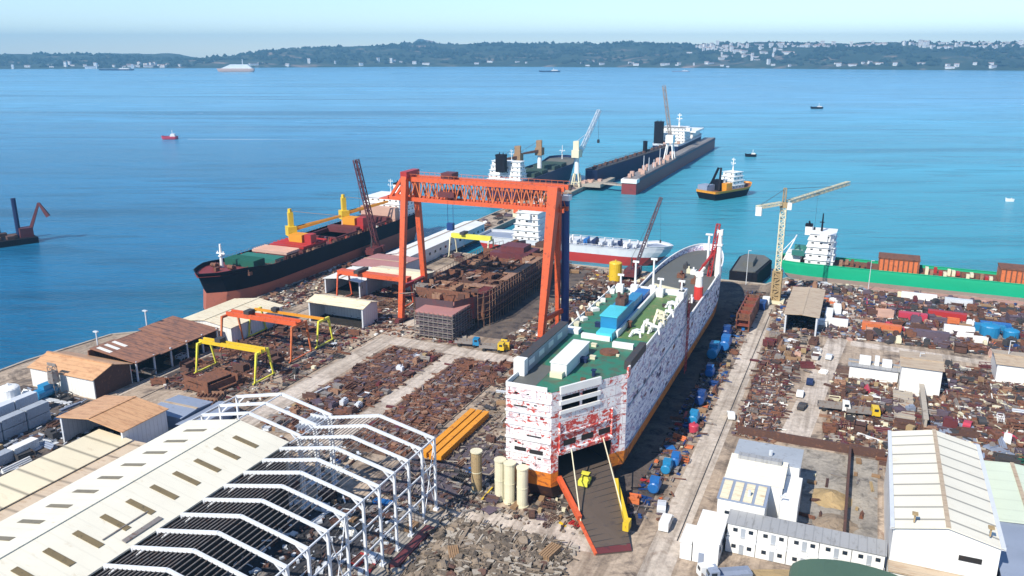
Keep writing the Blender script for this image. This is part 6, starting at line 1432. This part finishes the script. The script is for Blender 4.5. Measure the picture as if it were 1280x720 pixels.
scatter('quay beside the tower crane', [(-24, 0, 312, 343)], 55, MIXK, MIX + [('cleanwhite', 3)], (.5, 1.0), .8, 23)
scatter('quay behind the goliath crane', [(-172, -95, 318, 331)], 45, MIXK, MIX, (.6, 1.1), .8, 24)
scatter('far quay by the bulk carrier', [(-205, -188, 206, 224), (-192, -174, 300, 330)], 30, MIXK, MIX, (.5, .9), .8, 26)
hp = lambda n, a: 1.6 * max(0, 1 - ((n + 56) / 13) ** 2) * max(0, 1 - ((a - 117) / 16) ** 2)
scatter('rubble field before the ferry ramp', [(-69, -43, 101, 127)], 270, [('concrete_chunk', 5), ('steel_beam', .35), ('timber_pile', .2), ('pipe_bundle', .3)], [('rock', 6), ('rockpale', 4), ('rust2', 1.5)], (0.3, 1.2), 0, 25, z=-.1, heap=hp)

# fine debris nobody could count: one mesh per yard
def debris(place_rects, count, mats, seed, smax=.9, heap=None):
    r = random.Random(seed); b = MB(); area = [(c[1] - c[0]) * (c[3] - c[2]) for c in place_rects]
    for i in range(count):
        c = r.choices(place_rects, area)[0]; n, a = r.uniform(c[0], c[1]), r.uniform(c[2], c[3]); x, y, _ = W(n, a); b.mat(r.randrange(len(mats)))
        z = heap(n, a) if heap else 0; k = r.random()
        if k < .4: L = r.uniform(.6, 3.2); t = r.uniform(0, 6.28) if r.random() < .4 else YAW + r.choice([0, 1.5708]); b.bar((x, y, z + r.uniform(.1, .5)), (x + L * math.cos(t), y + L * math.sin(t), z + r.uniform(.1, .7)), r.uniform(.08, .3))
        else: s = r.uniform(.25, smax); b.cb(x, y, z + s * .25, s * r.uniform(.6, 1.8), s * r.uniform(.6, 1.8), s * r.uniform(.3, .9), r.uniform(0, 3))
    o = b.build('scrap_debris', mats); o['kind'] = 'stuff'
RM = ['rust', 'rust2', 'rustpale', 'rust2', 'steel', 'rust', 'purplegrey', 'darksteel', 'maroon', 'darksteel', 'concrete', 'rust2', 'rustpale', 'purplegrey', 'white']
debris([(-131, -113.5, 150, 212), (-106.5, -90.5, 150, 211)], 3510, RM[:7], 31, 1.1)
debris([(-101, -66, 220, 326), (-141, -113, 221, 232), (-172, -141, 232, 300)], 3510, RM, 32)
debris([(-177, -151, 158, 222), (-150, -141.5, 150, 235), (-206, -186, 200, 310)], 2970, RM, 33)
debris([(-22.5, -12.5, 190, 262)], 1800, RM, 34, .8)
debris([(-37, -30, 145, 320)], 825, ['rust2', 'darksteel', 'deepblue', 'purplegrey', 'steel', 'rust', 'hullblack'], 44, .8)
debris([(-2, 15, 192, 242), (16, 60, 182, 262)], 3510, RM + ['rockpale', 'cream'], 35)
debris([(5, 62, 277, 340), (-24, 5, 275, 343)], 4320, RM + ['deepblue', 'pinkbeige', 'bluegrey', 'rust2', 'darksteel'], 36, 1.3)
debris([(-70, -42, 100, 130)], 2430, ['rock', 'rockpale', 'rock', 'concrete'], 37, 1.0, hp)
debris([(-208, -158, 92, 144)], 1215, ['darksteel', 'galv', 'bluegrey', 'rust2', 'steel'], 38)
debris([(-72, -40, 134, 148), (-88, -66, 130, 215)], 1755, ['rock', 'rockpale', 'rust2', 'concrete', 'steel', 'darksteel'], 39, .7)
debris([(-98, -74, 60, 131), (-124, -98, 119, 148)], 1215, ['steel', 'galv', 'darksteel', 'rust2'], 40)
def heap(name, label, n, a, r0, h, mat, seed, el=1.0):
    rr = random.Random(seed); b = MB(); K, J = 18, 6; vs = []
    for j in range(J + 1):
        for i in range(K):
            u = 6.283 * i / K; rad = r0 * (j / J) * (1 + .25 * noise.noise(Vector((math.cos(u) * 2 + seed, math.sin(u) * 2, j * .3)))); q = 1 - j / J
            vs.append((rad * math.cos(u) * el, rad * math.sin(u), h * (q ** 1.1) + .3 * noise.noise(Vector((rad * math.cos(u), rad * math.sin(u), seed))) * (j < J)))
    b.add(vs, [(j * K + i, (j + 1) * K + i, (j + 1) * K + (i + 1) % K, j * K + (i + 1) % K) for j in range(J) for i in range(K)])
    o = single(b, name, mat, label, 'heap', n, a, .01)
heap('sand_heap', 'tan sand heap in the grey mud lot', 1.0, 168, 4.2, 1.7, 'sand', 1)
heap('rubble_heap', 'grey brown rubble heap below the tan sand heap', 2.2, 158, 4.2, 1.6, 'rockpale', 2)
heap('straw_heap', 'golden brown heap between the office cabins and the green rounded roof', -2.8, 133.8, 5.4, 1.3, 'sand', 3, 1.5)
# larger pieces singled out
def big(label, name, cat, n, a, mat, kind, s, rot=0, z=.02):
    o = bpy.data.objects.new(name, proto(kind, mat, 1)); COL.objects.link(o); o.location = W(n, a, z); o.rotation_euler = (0, 0, YAW + rot); o.scale = (s, s, s); tag(o, label, cat)
big('large rust brown curved hull block lying left of the yellow gantry crane', 'hull_block', 'hull block', -160, 164, 'rust', 'hull_section', 2.2, R(80))
big('pinkish flat ribbed steel sheet below the large rust brown hull block', 'ribbed_sheet', 'steel sheet', -154.5, 157, 'rustpale', 'ribbed_plate', 1.4, R(20))
big('pale grey steel panel stack before the first white steel frame', 'ribbed_sheet', 'steel sheet', -119, 155, 'galv', 'ribbed_plate', 1.5)
shed('low_store', 'blue grey flat roofed store right of the orange roofed workshop', -146.5, -141.6, 138, 152, 2.8, 3.2, 'a', 'bluegrey', 'bluegrey')
shed('low_store', 'dark blue grey store behind the orange roofed workshop', -158, -147.5, 140, 150, 3.4, 3.8, 'n', 'bluegrey', 'bluegrey')
container('crimson container in the crowded stores yard', 21, 306, 'crimson', R(88), 0, 9); container('dark red container beyond the crimson one', 32, 312, 'red', R(85), 0, 12)
container('white container beside the light blue tanks in the stores yard', 34.5, 296, 'cleanwhite', R(90), 0, 9); container('bright orange container in the front row of the stores yard', 11, 289, 'orange2', R(88), 0, 12)
container('purple grey long container in the front row of the stores yard', 25, 287, 'purplegrey', R(90), 0, 12); container('blue container stack at the right of the stores yard', 46, 305, 'blue', R(90), 0, 9)
tank('light blue round tank in the stores yard', 43.5, 297, 3, 3.6, 'cyanblue'); tank('second light blue round tank right of the first', 49.5, 296, 2.3, 3.0, 'cyanblue')
container('light blue container behind the light blue tanks', 44, 302, 'cyanblue', R(90), 0, 9)
container('white container against the wall of the tan roofed shed', -5.8, 297, 'cleanwhite', 0, 0, 9); container('second white container farther from the tan roofed shed', -3.4, 305, 'cleanwhite', R(4), 0, 6.1)
container('white container lying across below the tan roofed shed', -2.5, 288.5, 'cleanwhite', R(90), 0, 6.1)
container('white container near the quay right of the tower crane', 24, 333, 'cleanwhite', R(88), 0, 12); container('pale container beside the quay at the far right', 37, 331, 'galv', R(88), 0, 9)
container('dark blue container in the shadow beside the ferry bow', -28.6, 300, 'deepblue', 0, 0, 6.1); container('small white container at the foot of the tower crane', -28, 305.5, 'cleanwhite', R(3), 0, 4)
# lower right stub walls between yards
b = MB(); b.box(-.25, .25, -20, 22, 0, 2.4); single(b, 'yard_wall', 'rust2', 'rusty brown plate wall dividing the grey mud lot lengthwise', 'wall', 4.0, 168)
b = MB(); b.box(-19, 14, -.3, .3, 0, 2.2); single(b, 'yard_wall', 'rust2', 'long dark low wall between the grey mud lot and the scrap yard', 'wall', -2.5, 191.3)
b = MB(); b.box(-.3, .3, -24, 0, 0, 3.0); b.cb(0, -12, 3.2, 1.2, 24, .3); single(b, 'pipe_rack', 'concrete', 'long pale rack running from the tall white block toward the large white hall', 'rack', 20.6, 235)
b = MB(); b.box(-2.4, 2.4, -22, 0, 0, .6)
for k in range(8): b.box(-2.5, 2.5, -21 + 2.7 * k, -20.6 + 2.7 * k, .6, .9)
single(b, 'slat_bed', 'concrete', 'pale slatted concrete bed below the tall white block', 'bed', 16.2, 235)
b = MB(); b.box(-5, 5, -11, 11, 0, .25); single(b, 'concrete_slab', 'bluegrey', 'flat grey slab behind the large white hall', 'slab', 27, 208)
# lamp masts in the yard
for n, a, h, lab in ((-40 + 1.5, 330, 14, 'thin lamp mast by the ferry bow'), (6.5, 340, 12, 'thin lamp mast on the quay before the green ship'), (20, 244, 9, 'thin pole behind the tall white block'), (44, 262, 10, 'thin pole before the shed at the right edge'), (-8, 150.6, 8, 'thin pole before the stepped white building')):
    b = MB(); b.tube((0, 0, 0), (0, 0, h), .16, .1, 6); b.cb(.5, 0, h, 1.2, .3, .15); single(b, 'lamp_mast', 'galv', lab, 'lamp post', n, a)

# ---------------------------------------------------------------- haze over the bay
b = MB(); b.box(-12200, 12200, -1700, 10500, -10, 275)
m = bpy.data.materials.new('haze'); m.use_nodes = True; nt = m.node_tree; nt.nodes.clear()
o_ = nt.nodes.new('ShaderNodeOutputMaterial'); v_ = nt.nodes.new('ShaderNodeVolumePrincipled'); v_.inputs['Density'].default_value = 0.000125; v_.inputs['Color'].default_value = (0.26, 0.63, 1.0, 1); v_.inputs['Anisotropy'].default_value = 0.1
nt.links.new(v_.outputs[0], o_.inputs['Volume'])
hz_ = b.build('haze', m); hz_['kind'] = 'stuff'
